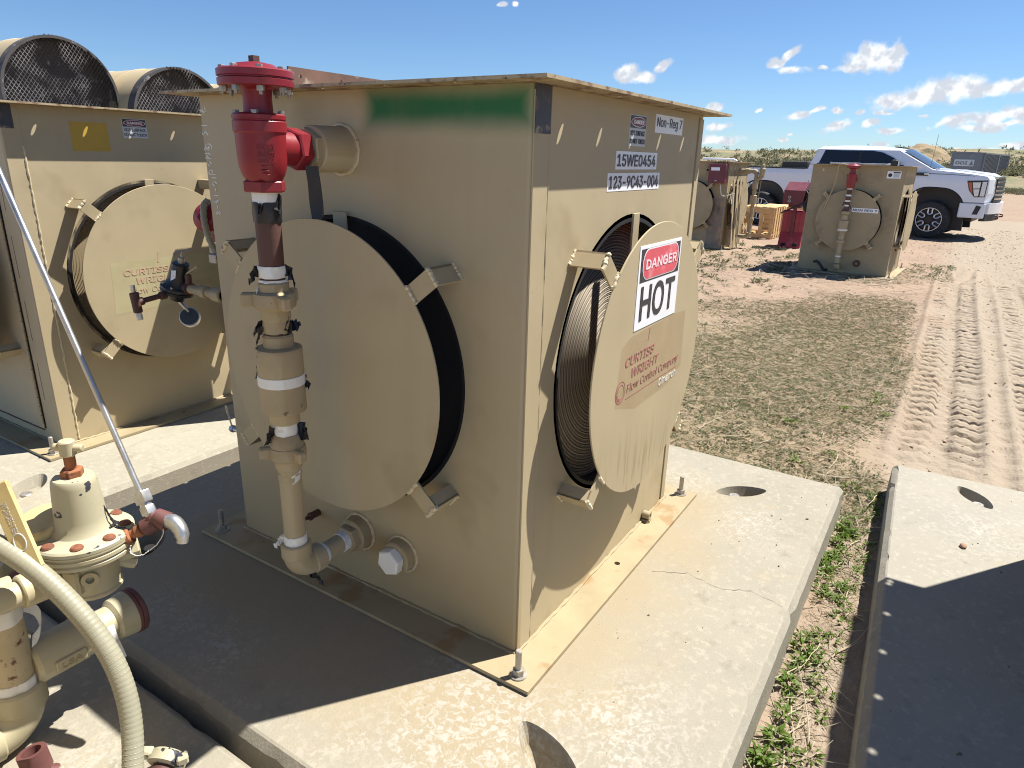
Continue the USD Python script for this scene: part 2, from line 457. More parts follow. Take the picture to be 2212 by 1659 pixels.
def streak_extra(N, L, c):
    # run-off streaks low on a disc, seen as thin upright marks
    N["sm"] = ("mapping", {"mapping_type": "point", "scale": (46.0, 46.0, 3.0)}); L.append(("tc.object", "sm.vector"))
    N["sn"] = ("noise_texture", {"scale": 1.0, "detail": 4.0, "roughness": 0.6}); L.append(("sm.vector", "sn.vector"))
    N["sr"] = ("map_range", {"from_min": 0.54, "from_max": 0.60, "clamp": True}); L.append(("sn.fac", "sr.value"))
    if "sep" not in N:
        N["sep"] = ("separate_xyz", {}); L.append(("tc.object", "sep.vector"))
    N["sz"] = ("map_range", {"from_min": 0.62, "from_max": 0.44, "to_max": 0.75, "clamp": True}); L.append(("sep.z", "sz.value"))
    N["sq"] = ("math", {"math_type": "multiply"}); L += [("sr.result", "sq.value1"), ("sz.result", "sq.value2")]
    N["sk"] = ("mix_color", {"b": (0.30, 0.21, 0.10)}); L += [(c, "sk.a"), ("sq.value", "sk.fac")]
    return "sk.result"


M = {}
M['tan_main'] = mat('tan_paint_sprayed', TAN, .62, var=.05, vscale=2.2, spots=[((.30, .23, .125), 3.0, .58, .80, 3), ((.10, .07, .045), 55.0, .78, .80, 2)], bump=.06, bscale=300, extra=tan_extra_main, spec=.35, sheet=True)
M['tan'] = mat('tan_paint', TAN, .62, var=.06, vscale=2.6, spots=[((.31, .24, .135), 3.0, .58, .80, 3), ((.12, .07, .04), 55.0, .77, .80, 2)], bump=.06, bscale=300, spec=.35, sheet=True)
M['tan_disc'] = mat('tan_paint_disc', np.array(TAN) * 1.02, .6, var=.05, vscale=3.0, spots=[((.12, .08, .05), 70.0, .79, .81, 2)], bump=.05, bscale=260, extra=streak_extra, spec=.35, sheet=True)
M['tan_worn'] = mat('tan_paint_worn', (.36, .285, .17), .68, var=.12, vscale=9, spots=[((.16, .10, .06), 24.0, .64, .70, 5), (RUST, 60.0, .70, .74, 4)], bump=.2, bscale=120, spec=.3)
M['tan_plate'] = mat('tan_paint_plate', (.315, .25, .145), .6, var=.10, vscale=6, spots=[((.27, .18, .085), 4.0, .54, .60, 6), ((.22, .11, .05), 30.0, .72, .76, 4)], bump=.15, bscale=90, spec=.3)
M['tan_edge'] = mat('tan_paint_rusty_edge', (.36, .28, .16), .7, var=.15, vscale=14, spots=[((.17, .09, .05), 22.0, .50, .62, 6), ((.07, .04, .03), 60.0, .63, .68, 5)], bump=.4, bscale=120)
M['dusty'] = mat('dusty_tan_paint', (.33, .262, .155), .75, var=.08, vscale=4, spots=[((.22, .16, .10), 4.0, .55, .75, 5)], bump=.1, bscale=120, spec=.25, sheet=True)
M['pale_tan'] = mat('pale_tan_paint', (.41, .36, .225), .5, var=.06, vscale=8, spots=[((.35, .28, .155), 11.0, .60, .72, 4), ((.05, .045, .05), 26.0, .755, .765, 3), ((.14, .06, .03), 75.0, .755, .77, 3)], bump=.08, bscale=220)
M['chipped'] = mat('chipped_pale_paint', (.39, .355, .235), .48, var=.05, vscale=8, spots=[((.035, .035, .045), 17.0, .60, .607, 3), ((.16, .06, .03), 60.0, .74, .76, 3)], bump=.12, bscale=160)
M['rust_pipe'] = mat('rust_streaked_paint', (.44, .36, .22), .6, var=.12, vscale=10, spots=[((.13, .06, .035), 24.0, .58, .62, 6), ((.05, .03, .025), 50.0, .66, .70, 5)], bump=.25, bscale=120)
M['rust'] = mat('orange_rust', (.27, .10, .04), .8, var=.3, vscale=30, spots=[((.10, .035, .02), 40.0, .55, .65, 5)], bump=.4, bscale=220)
M['rust_dark'] = mat('dark_orange_rust', (.17, .058, .028), .75, var=.3, vscale=40, spots=[((.30, .13, .05), 50.0, .60, .68, 4)], bump=.4, bscale=220)
M['brown'] = mat('brown_oxide', (.085, .036, .026), .65, var=.25, vscale=18, spots=[((.22, .10, .05), 35.0, .68, .74, 4)], bump=.25, bscale=160)
M['maroon'] = mat('maroon_primer', (.11, .04, .035), .6, var=.2, vscale=14, spots=[((.26, .13, .08), 30.0, .68, .72, 4)], bump=.2, bscale=160)
M['red'] = mat('red_enamel', (.205, .012, .018), .40, var=.12, vscale=12, spots=[((.27, .08, .07), 26.0, .70, .78, 4), ((.06, .012, .012), 40.0, .72, .76, 4)], bump=.12, bscale=140)
M['red_faded'] = mat('red_faded', (.33, .04, .06), .5, var=.15, vscale=5, spots=[((.38, .10, .12), 6.0, .58, .7, 4)], bump=.05)
M['maroon_paint'] = mat('maroon_paint', (.13, .022, .032), .42, var=.12, vscale=6)
M['black'] = mat('black_rubber', (.012, .012, .013), .38, var=.2, vscale=20, bump=.15, bscale=120)
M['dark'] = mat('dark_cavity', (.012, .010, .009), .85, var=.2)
M['tar'] = mat('dark_bare_patch', (.045, .043, .05), .55, var=.3, vscale=26, spots=[((.24, .20, .135), 16.0, .56, .62, 5), ((.11, .07, .06), 40.0, .60, .66, 4)], bump=.35, bscale=90)
M['white_tape'] = mat('white_tape', (.72, .71, .66), .55, var=.05, vscale=30, spots=[((.42, .39, .33), 26.0, .60, .74, 5)], bump=.3, bscale=160)
M['white'] = mat('white_vinyl', (.78, .78, .79), .4, var=.02, vscale=12, spots=[((.62, .60, .55), 14.0, .66, .82, 4)])
M['white_plastic'] = mat('white_plug', (.80, .78, .71), .45, var=.04, vscale=16)
M['ink'] = mat('black_print', (.018, .017, .024), .45, var=.1)
M['sign_red'] = mat('sign_red', (.62, .07, .10), .4, var=.10, vscale=16, spots=[((.74, .28, .30), 12.0, .56, .72, 3)])
M['sign_dull'] = mat('sign_dull_red', (.17, .025, .04), .5, var=.15, vscale=20)
M['pink_white'] = mat('pink_white_print', (.82, .62, .63), .45, var=.04)
M['ghost_patch'] = mat('decal_ghost', (.365, .275, .155), .6, var=.08, vscale=14, spots=[((.42, .35, .22), 12.0, .62, .72, 5)], spec=.3)
M['ghost_patch_pale'] = mat('decal_ghost_pale', (.40, .345, .19), .6, var=.06, vscale=12)
M['faded_red'] = mat('faded_red_print', (.33, .135, .105), .6, var=.15, vscale=40, spots=[((.37, .27, .16), 70.0, .60, .68, 4)])
M['faded_pink'] = mat('faded_pink_print', (.46, .30, .20), .6, var=.15, vscale=40, spots=[((.41, .35, .20), 60.0, .52, .60, 4)])
M['faded_white'] = mat('faded_white_print', (.62, .58, .48), .6, var=.1, vscale=40, spots=[((.37, .28, .16), 80.0, .62, .70, 4)])
M['yellow_patch'] = mat('mustard_patch', (.46, .285, .03), .55, var=.07, vscale=16)
M['yellow_lever'] = mat('yellow_lever_paint', (.55, .43, .20), .45, var=.08, vscale=14, spots=[((.42, .30, .11), 14.0, .60, .70, 4)])
M['steel'] = mat('galvanised_steel', (.52, .52, .51), .34, .85, var=.12, vscale=20, spots=[((.30, .29, .28), 18.0, .60, .70, 4)], bump=.06)
M['bolt'] = mat('bolt_steel', (.36, .33, .28), .45, .55, var=.2, vscale=40, spots=[((.22, .12, .06), 60.0, .60, .68, 4)])
M['mesh_wire'] = mat('galvanised_mesh', (.36, .34, .32), .5, .3, var=.25, vscale=9, spots=[((.03, .026, .024), 2.6, .44, .54, 4)])
M['soot'] = mat('sooty_steel', (.06, .054, .052), .7, .0, var=.3, vscale=8, spots=[((.30, .28, .26), 12.0, .60, .7, 4)])
M['rust_plate'] = mat('rusty_plate', (.13, .07, .05), .75, var=.25, vscale=10, spots=[((.30, .24, .19), 12.0, .58, .66, 5)], bump=.25)
M['gauge_face'] = mat('gauge_face', (.055, .065, .06), .12, var=.05)
M['wood'] = mat('pale_timber', (.55, .36, .16), .75, var=.18, vscale=12, spots=[((.36, .20, .08), 18.0, .60, .72, 5)], bump=.25, bscale=90)
M['scribble'] = mat('paint_marker', (.66, .63, .53), .6, var=.1, vscale=60)
M['cream_hose_rib'] = mat('cream_conduit_rib', (.37, .345, .25), .5, var=.05, vscale=14)
M['cream_hose'] = mat('cream_conduit', (.255, .238, .165), .5, var=.05, vscale=14, spots=[((.30, .28, .23), 22.0, .66, .70, 4)], bump=.1, bscale=160)


def cell_material():
    """spiral-wound crimped strip of a flame cell: ring colour varies from strip to strip, red-brown towards the top"""
    N = {"tc": ("texture_coordinate", {}), "sep": ("separate_xyz", {}), "n": ("noise_texture", {"scale": 5.0, "detail": 5.0}),
         "w": ("wave_texture", {"wave_type": "rings", "rings_direction": "y", "scale": 30.0, "distortion": 0.5, "detail": 2.0}),
         "a": ("rgb_ramp", {"ramp": [(0.0, (.15, .125, .095)), (0.6, (.33, .285, .225)), (1.0, (.46, .40, .32))]}),
         "b": ("rgb_ramp", {"ramp": [(0.0, (.13, .05, .04)), (1.0, (.33, .15, .11))]}),
         "z": ("map_range", {"from_min": 0.28, "from_max": 0.40, "clamp": True}), "mx": ("mix_color", {}),
         "m2": ("mapping", {"mapping_type": "point", "location": (0, 0, 0)}),
         "p": ("principled_bsdf", {"roughness": .74, "metallic": 1.0})}
    L = [("tc.object", "sep.vector"), ("tc.object", "n.vector"), ("tc.object", "m2.vector"), ("m2.vector", "w.vector"), ("w.fac", "a.fac"), ("w.fac", "b.fac"),
         ("sep.z", "z.value"), ("z.result", "mx.fac"), ("a.color", "mx.a"), ("b.color", "mx.b"), ("mx.result", "p.base_color")]
    return usdkit.material(stage, '/World/Looks/flame_cell_strip', N, L, surface="p.BSDF")


M['cell'] = cell_material()


def concrete_material(name, spray=None, white=(), base=(.262, .236, .182)):
    """weathered precast concrete; spray: (cx, cy, hx, hy) plate that was painted in place; white: chalky patches (cx, cy, hx, hy)"""
    def extra(N, L, c):
        N["sp"] = ("noise_texture", {"scale": 9.0, "detail": 7.0, "roughness": 0.68}); L.append(("tc.object", "sp.vector"))
        N["pit"] = ("noise_texture", {"scale": 62.0, "detail": 3.0, "roughness": 0.6}); L.append(("tc.object", "pit.vector"))
        N["pr"] = ("map_range", {"from_min": 0.745, "from_max": 0.765, "to_max": .85, "clamp": True}); L.append(("pit.fac", "pr.value"))
        if spray:
            m = boxmask(N, L, "q", *spray, 0.30, ("x", "y"), (4.0, 0.26))
            N["qk"] = ("mix_color", {"b": (.285, .228, .140)}); N["qf"] = ("math", {"math_type": "multiply", "value2": .82})
            L += [(m, "qf.value1"), ("qf.value", "qk.fac"), (c, "qk.a")]; c = "qk.result"
        for i, w in enumerate(white):
            m = boxmask(N, L, f"w{i}", *w, 0.20, ("x", "y"), (4.0, 0.22))
            N[f"wn{i}"] = ("noise_texture", {"scale": 52.0, "detail": 5.0, "roughness": 0.6, "distortion": 0.9}); L.append(("tc.object", f"wn{i}.vector"))
            N[f"wt{i}"] = ("map_range", {"from_min": 0.48, "from_max": 0.60, "to_max": 0.8, "clamp": True}); L.append((f"wn{i}.fac", f"wt{i}.value"))
            N[f"wf{i}"] = ("math", {"math_type": "multiply"}); L += [(m, f"wf{i}.value1"), (f"wt{i}.result", f"wf{i}.value2")]
            N[f"wk{i}"] = ("mix_color", {"b": (.36, .335, .285)}); L += [(f"wf{i}.value", f"wk{i}.fac"), (c, f"wk{i}.a")]; c = f"wk{i}.result"
        N["pk"] = ("mix_color", {"b": (.10, .085, .07)}); L += [("pr.result", "pk.fac"), (c, "pk.a")]
        return "pk.result"
    b = np.array(base)
    return mat(name, base, .85, var=.08, vscale=2.4, spots=[(b * 1.16, 42.0, .54, .64, 4), (b * .80, 13.0, .58, .74, 7), ((.31, .25, .155), 2.6, .60, .80, 6), (b * .62, 150.0, .68, .73, 3), (b * 1.3, 190.0, .68, .74, 2)], bump=.45, bscale=140, spec=.25, extra=extra, bdist=.003)


M['concrete_main'] = concrete_material('concrete_main', spray=(.50, .60, .86, .78), white=[(-.30, -.05, .17, .17), (1.22, -.36, .07, .02), (1.45, .0, .02, .10), (-.45, .9, .0, .15), (-.1, -.40, .12, .02)])
M['concrete_left'] = concrete_material('concrete_left', white=[], base=(.30, .27, .205))
M['concrete_near'] = concrete_material('concrete_near', white=[(-1.0, .45, .1, .2)], base=(.262, .234, .176))
M['concrete_right'] = concrete_material('concrete_right', white=[(1.75, -1.2, .06, .02)], base=(.272, .248, .198))


def ground_material():
    def extra(N, L, c):
        # matted straw litter in the yard, packed and paler dirt along the haul road
        lt = boxmask(N, L, "li", 3.7, 1.0, 1.6, 1.35, 1.3, ("x", "y"), (1.6, 0.9))
        N["ln"] = ("noise_texture", {"scale": 28.0, "detail": 6.0, "roughness": 0.7}); L.append(("tc.object", "ln.vector"))
        N["lt"] = ("map_range", {"from_min": 0.38, "from_max": 0.58, "to_max": 0.85, "clamp": True}); L.append(("ln.fac", "lt.value"))
        N["lf"] = ("math", {"math_type": "multiply"}); L += [(lt, "lf.value1"), ("lt.result", "lf.value2")]
        N["lk"] = ("mix_color", {"b": (.225, .185, .108)}); L += [("lf.value", "lk.fac"), (c, "lk.a")]; c = "lk.result"
        m = boxmask(N, L, "rd", 12.0, -3.4, 14.0, 2.45, 0.5, ("x", "y"), (1.2, 0.5))
        N["rk"] = ("mix_color", {"b": (.278, .230, .170)}); L += [(c, "rk.a")]
        N["rf"] = ("math", {"math_type": "multiply", "value2": .8}); L += [(m, "rf.value1"), ("rf.value", "rk.fac")]
        return "rk.result"
    return mat('sandy_dirt', (.265, .190, .132), .92, var=.14, vscale=1.1,
               spots=[((.20, .137, .09), 7.0, .54, .70, 6), ((.32, .245, .175), 24.0, .58, .68, 5), ((.14, .10, .07), 60.0, .62, .70, 4), ((.34, .29, .235), 95.0, .70, .73, 3)],
               bump=.7, bscale=48, spec=.15, extra=extra, bdist=.012)


M['ground'] = ground_material()
M['hill'] = mat('dry_hill', (.25, .19, .12), .95, var=.15, vscale=.12, spots=[((.16, .155, .09), .25, .40, .54, 5), ((.19, .175, .10), 1.1, .52, .62, 5)], bump=.6, bscale=1.4, spec=.1, bdist=.3)
M['spoil'] = mat('spoil_heap', (.26, .195, .12), .95, var=.18, vscale=.5, spots=[((.15, .125, .07), .45, .56, .66, 5)], bump=.8, bscale=1.5, spec=.1, bdist=.3)
M['gravel_heap'] = mat('gravel_heap', (.085, .078, .075), .9, var=.15, vscale=2.0, bump=.6, bscale=6, spec=.1)


def plant(name, ramp, rough=.6, trans=.25, tcol=None):
    """leaves or stalks: colour differs from piece to piece, light comes through a little"""
    N = {"g": ("geometry", {}), "r": ("rgb_ramp", {"ramp": ramp}), "p": ("principled_bsdf", {"roughness": rough, "specular_ior_level": .3}),
         "t": ("translucent_bsdf", {}), "h": ("hsv", {"value": 1.15, "saturation": 1.1}), "m": ("mix_closure", {"fac": trans})}
    L = [("g.random_per_island", "r.fac"), ("r.color", "p.base_color"), ("r.color", "h.color"), ("h.color", "t.color"), ("p.BSDF", "m.closure1"), ("t.BSDF", "m.closure2")]
    return usdkit.material(stage, '/World/Looks/' + name, N, L, surface="m.closure")


M['leaf'] = plant('weed_leaf', [(0, (.11, .17, .025)), (.5, (.165, .225, .04)), (1, (.25, .29, .075))], .5, .35)
M['leaf_dull'] = plant('dusty_weed_leaf', [(0, (.09, .105, .04)), (.5, (.135, .145, .06)), (1, (.22, .195, .10))], .7, .25)
M['straw'] = plant('straw', [(0, (.26, .215, .12)), (.35, (.40, .34, .20)), (.7, (.23, .22, .11)), (1, (.52, .45, .31))], .7, .15)
M['twig'] = plant('dead_twig', [(0, (.42, .35, .24)), (.5, (.55, .48, .36)), (1, (.28, .21, .14))], .7, .0)
M['scrub'] = plant('scrub_leaf', [(0, (.15, .145, .085)), (.4, (.205, .195, .115)), (.75, (.26, .24, .15)), (1, (.33, .29, .19))], .8, .2)
M['bark'] = mat('bark', (.12, .09, .06), .9, var=.2, vscale=20)


def clear_glass(name, tint, fac=1.0):
    N = {"t": ("transparent_bsdf", {"color": tint}), "g": ("glossy_bsdf", {"color": (.9, .95, 1), "roughness": .03}), "f": ("fresnel", {"IOR": 1.5}), "m": ("mix_closure", {})}
    L = [("f.fac", "m.fac"), ("t.BSDF", "m.closure1"), ("g.BSDF", "m.closure2")]
    return usdkit.material(stage, '/World/Looks/' + name, N, L, surface="m.closure")


M['glass_dark'] = clear_glass('privacy_glass', (.05, .055, .06))
M['glass'] = clear_glass('windscreen_glass', (.55, .62, .66))
M['lens'] = clear_glass('lamp_lens', (.8, .82, .85))
M['car_white'] = mat('white_car_paint', (.64, .65, .67), .22, var=.01)
M['car_black'] = mat('black_trim', (.014, .014, .015), .5, var=.15)
M['tyre'] = mat('tyre_rubber', (.018, .017, .016), .8, var=.25, vscale=20, spots=[((.09, .075, .06), 12.0, .58, .75, 4)], bump=.2)
M['rim_dark'] = mat('rim_dark', (.02, .02, .02), .35, .4)
M['chrome'] = mat('chrome', (.72, .73, .75), .14, 1.0, var=.03)
M['rim_bright'] = mat('rim_bright', (.66, .66, .67), .3, .75, var=.04)
M['amber'] = mat('amber_lens', (.45, .10, .05), .2, var=.05)
M['bin_grey'] = mat('grey_container_paint', (.16, .16, .165), .6, var=.08, vscale=1.2, spots=[((.24, .23, .22), 1.6, .6, .75, 5)])
M['sign_grey'] = mat('grey_sign', (.50, .50, .49), .5, var=.04)

# ------------------------------------------------------------------ the ground, slabs
GZ = -0.168


def build_ground():
    xs = np.unique(np.r_[-np.geomspace(3, 2500, 26)[::-1], np.arange(-3, -.8, .2), np.arange(-.8, 10.5, .022), np.arange(10.5, 32, .14), np.geomspace(32, 2500, 24)])
    ys = np.unique(np.r_[-np.geomspace(7, 2500, 24)[::-1], np.arange(-7, -2.3, .16), np.arange(-2.3, -.56, .024), np.arange(-.56, 4.2, .04), np.arange(4.2, 9, .3), np.geomspace(9, 2500, 24)])
    X, Y = np.meshgrid(xs, ys, indexing='ij')
    P = np.stack([X, Y, 0 * X], -1)
    near = np.clip((30 - np.hypot(X, Y)) / 12, 0, 1)
    Z = near * ((meshkit.fbm(P * 1.1, 4, 3) - .5) * .05 + (meshkit.fbm(P * 9, 3, 8) - .5) * .028 + (meshkit.noise(P * 30, 5) - .5) * .012)
    # tyre prints: two worn bands of chevron lugs running along the yard's edge
    def band(y0, y1, x0, x1, pitch, lug, slant, depth, seed, curve=0.0):
        yc = Y - curve * (X - 4) ** 2 - .02 * np.sin(X * .6 + seed)
        w = np.clip((X - x0) / .5, 0, 1) * np.clip((x1 - X) / 3.0, 0, 1)
        ins = np.clip((yc - y0) / .04, 0, 1) * np.clip((y1 - yc) / .04, 0, 1)
        inner = np.clip((yc - y0 - lug) / .03, 0, 1) * np.clip((y1 - lug - yc) / .03, 0, 1)
        mid = (y0 + y1) / 2
        ph = (X + slant * np.abs(yc - mid) + .03 * (meshkit.noise(P * np.array([3, 3, 1]), seed) - .5)) / pitch
        prof = np.clip((np.abs((ph % 1) - .5) - .27) * 8, 0, 1) - .25 * np.clip(1 - np.abs((ph % 1) - .70) * 9, 0, 1)
        worn = np.clip(meshkit.fbm(P * np.array([1.3, 2.2, 1]), 3, seed + 4) * 3.0 - .75, 0.05, 1.1)
        z = -depth * prof * (1 - inner) * worn - depth * .35 * inner
        berm = np.exp(-((yc - y0 + .03) / .03) ** 2) + np.exp(-((yc - y1 - .03) / .03) ** 2)
        return w * (ins * z + .4 * depth * berm)
    Z += band(-1.22, -.78, 2.6, 13, .150, .15, .35, .085, 21)
    Z += band(-1.92, -1.46, 2.0, 12, .160, .16, -.35, .082, 37, .0006)
    Z += band(-2.75, -2.2, 6.0, 13, .17, .18, .3, .06, 51)
    # soft ruts farther along the road
    road = np.clip((X - 8) / 4, 0, 1) * near
    Z += road * .018 * np.sin(Y * 5.2 + .35 * np.sin(X * .35)) * np.exp(-((Y + 2.4) / 2.2) ** 2)
    n, m = X.shape
    idx = np.arange(n * m).reshape(n, m)
    F = np.stack([idx[:-1, :-1], idx[1:, :-1], idx[1:, 1:], idx[:-1, 1:]], -1).reshape(-1, 4)
    V = np.stack([X, Y, GZ + Z], -1).reshape(-1, 3)
    global GRID
    GRID = (xs, ys, GZ + Z)
    structure('ground', (V, F), M['ground'], smooth=True)


def ground_z(x, y):
    from scipy.interpolate import RegularGridInterpolator
    if not hasattr(ground_z, 'f'):
        ground_z.f = RegularGridInterpolator(GRID[:2], GRID[2], bounds_error=False, fill_value=GZ)
    return ground_z.f(np.stack([np.ravel(x), np.ravel(y)], -1))


def lens_hole(cx, cy, ang, length, width, z):
    """lifting recess: lens-shaped mouth, one end sloping down to the lifting pin"""
    a = np.linspace(0, 2 * PI, 28, endpoint=False)
    pts = []
    for k, (dz, s) in enumerate(((.02, 1.12), (-.004, 1.0), (-.05, .78), (-.085, .42))):
        for t in a:
            x = math.cos(t) * length / 2 * s; y = math.sin(t) * width / 2 * s * (1 - .25 * math.cos(t) ** 2)
            pts.append((x, y, dz))
    h = trimesh.Trimesh(np.array(pts), process=False).convex_hull
    return place(h, (cx, cy, z), rz=ang)


SLAB_TOP, SLAB_BOT = -.015, -.185


def slab(name, x0, x1, y0, y1, holes, m, label, rz=0.0, about=(0, 0), seed=0, top=SLAB_TOP, group=None):
    g = np.random.default_rng(seed)
    c = .028
    # chamfered top arris with small knocks
    nx = 60
    def loop(ins, z, jitter):
        P = []
        L = [((x0, y0), (x1, y0)), ((x1, y0), (x1, y1)), ((x1, y1), (x0, y1)), ((x0, y1), (x0, y0))]
        for (a, b) in L:
            for t in np.arange(nx) / nx:
                P.append((a[0] + (b[0] - a[0]) * t, a[1] + (b[1] - a[1]) * t))
        P = np.array(P); ctr = np.array([(x0 + x1) / 2, (y0 + y1) / 2]); half = np.array([(x1 - x0) / 2, (y1 - y0) / 2])
        Q = ctr + (P - ctr) * (half - ins) / half
        chip = np.maximum(0, g.normal(-.6, 1, len(P))) * jitter
        Q = ctr + (Q - ctr) * (1 - chip[:, None] / half.min())
        return np.c_[Q, np.full(len(Q), z)]
    A = loop(0, SLAB_BOT, 0); B = loop(.004, top - c * .9, .004); C_ = loop(c * .8, top - .003, .004); D = loop(c * 1.05, top, .002)
    m_ = len(A); V = [A, B, C_, D]
    F = []
    for k in range(3):
        for i in range(m_):
            j = (i + 1) % m_
            F += [(k * m_ + i, k * m_ + j, (k + 1) * m_ + j), (k * m_ + i, (k + 1) * m_ + j, (k + 1) * m_ + i)]
    V = np.vstack(V + [[(x0 + x1) / 2, (y0 + y1) / 2, SLAB_BOT], [(x0 + x1) / 2, (y0 + y1) / 2, top]])
    for i in range(m_):
        j = (i + 1) % m_
        F += [(4 * m_, j, i), (4 * m_ + 1, 3 * m_ + i, 3 * m_ + j)]
    body = mani(trimesh.Trimesh(V, np.array(F), process=False))
    for (hx, hy, ha, hl, hw) in holes:
        body = body - mani(lens_hole(hx, hy, ha, hl, hw, top))
    t = tm(body)
    if rz:
        R = trimesh.transformations.rotation_matrix(rz, (0, 0, 1), (*about, 0)); t.apply_transform(R)
    root = thing(name, label, 'concrete slab', group=group)
    obj('slab_body', t, m, root, smooth=14)
    for (hx, hy, ha, hl, hw) in holes:
        pin = [rcyl((hx - .03 * math.cos(ha), hy - .03 * math.sin(ha), top - .083), (hx - .03 * math.cos(ha), hy - .03 * math.sin(ha), top - .03), .014, 16),
               rcyl((hx - .03 * math.cos(ha), hy - .03 * math.sin(ha), top - .03), (hx - .03 * math.cos(ha), hy - .03 * math.sin(ha), top - .018), .024, 16)]
        pm = cat(pin)
        if rz:
            pm.apply_transform(R)
        obj('lifting_pin', pm, M['bolt'], root)
    return root


build_ground()
S1 = slab('concrete_slab', -.635, 1.845, -.655, 1.855, [(1.50, -.265, math.radians(-50), .235, .10), (-.262, -.268, math.radians(61), .27, .105), (-.25, 1.5, math.radians(48), .24, .10)],
          M['concrete_main'], 'weathered concrete slab with white chalky patches, under the foremost tan heater', seed=1, group='concrete base slabs')
S2 = slab('concrete_slab', -.65, 1.83, 2.02, 4.53, [(-.315, 2.335, math.radians(44), .25, .12), (1.5, 2.4, math.radians(-45), .24, .10)],
          M['concrete_left'], 'sunlit concrete slab under the left heater with the black gas regulator in front', seed=2, group='concrete base slabs')
S3 = slab('concrete_slab', -3.15, -.672, -.66, 1.86, [], M['concrete_near'], 'concrete slab at lower left carrying cream gas piping and hose', seed=3, group='concrete base slabs')
S4 = slab('concrete_slab', -.21, 2.285, -3.32, -.815, [(2.062, -1.157, math.radians(32), .215, .095)], M['concrete_right'],
          'half shaded concrete slab at lower right, beyond the strip of weeds', rz=math.radians(2.45), about=(2.285, -.815), seed=4, group='concrete base slabs')


def crack(pts, root):
    P = np.array(pts, float); out = []
    for a, b in zip(P[:-1], P[1:]):
        for t in np.linspace(0, 1, 7)[:-1]:
            out.append(a + (b - a) * t)
    out = np.array(out + [P[-1]]); out[1:-1] += RNG.normal(0, .004, out[1:-1].shape)
    obj('crack', ribbon(np.c_[out, np.full(len(out), SLAB_TOP + .0012)], .0009 + .0011 * RNG.random(len(out)), (.5, .86, 0), .0004), M['bark'], root)


crack([(.66, -.17), (.72, -.28), (.70, -.40), (.745, -.5), (.72, -.615)], S1)

# ------------------------------------------------------------------ gas heaters
W, D, H, OV, MG = 1.215, 1.265, 1.57, .079, .113
CX, CY, CZ, RO, RD, DO = .62, .640, .788, .449, .444, .106


def box_shell(groove=True):
    r = .014
    sec = m3.CrossSection([[(r, r), (W - r, r), (W - r, D - r), (r, D - r)]]).offset(r, m3.JoinType.Round, circular_segments=24)
    inn = sec.offset(-.006, m3.JoinType.Round, circular_segments=24)
    s = m3.Manifold.extrude(sec, H - .0006) - m3.Manifold.extrude(inn, H).translate((0, 0, -.01))
    cy_ = m3.Manifold.cylinder(.3, RO, RO, 96)
    s = s - cy_.rotate((90, 0, 0)).translate((CX, .15, CZ)) - cy_.rotate((0, 90, 0)).translate((-.15, CY, CZ))
    if groove:
        s = s - m3.Manifold.cube((.011, .02, 1.56)).translate((1.157, -.01, .002))
    return tm(s)


SHELL = box_shell()


def flange_mesh():
    o = m3.Manifold.cube((W + 2 * OV, D + 2 * OV, .008)).translate((-OV, -OV, H - .0))
    o = o - m3.Manifold.cube((W - .06, D - .06, .1)).translate((.03, .03, H - .05))
    h = m3.Manifold.cylinder(.1, .0095, .0095, 18)
    holes = m3.Manifold()
    xs = [-.038 + .2185 * k for k in range(7)]; xs = [x for x in xs if x < W + OV - .02]
    ys = [-.036 + .2235 * k for k in range(7)]; ys = [y for y in ys if y < D + OV - .02]
    for x in xs:
        for y in (-.036, D + .036):
            holes = holes + h.translate((x, y, H - .05))
    for y in ys[1:]:
        for x in (-.038, W + .038):
            holes = holes + h.translate((x, y, H - .05))
    return tm(o - holes)


FLANGE = flange_mesh()


def plate_mesh(holes=((.614, -.051),)):
    p = m3.Manifold.cube((W + 2 * MG, D + 2 * MG, .012)).translate((-MG, -MG, -.0125))
    p = p - m3.Manifold.cube((W - .1, D - .1, .1)).translate((.05, .05, -.05))
    for (x, y) in holes:
        p = p - m3.Manifold.cylinder(.1, .011, .011, 14).translate((x, y, -.05))
    return tm(p)


PLATE = plate_mesh()


def cell_mesh():
    """flat spiral of crimped strip: fine circular ridges, centre at the origin, facing -y"""
    prof = []
    for i, r in enumerate(np.linspace(.02, RO + .004, 130)):
        prof.append((.0028 * (i % 2), r))
    t = lathe([(-.02, RO + .004)] + prof[::-1] + [(0, .001)], 72, (0, 0, 0), (0, -1, 0))
    return t


CELL = cell_mesh()


def anchor_bolt(root, x, y, h=.085):
    b = obj('anchor_bolt', rcyl((x, y, -.01), (x, y, h), .0095, 14, .002), M['bolt'], root)
    obj('nut', hexn((x, y, .004), (x, y, .022), .018), M['bolt'], b)
    obj('washer', rcyl((x, y, 0), (x, y, .004), .026, 20, .001), M['bolt'], b)


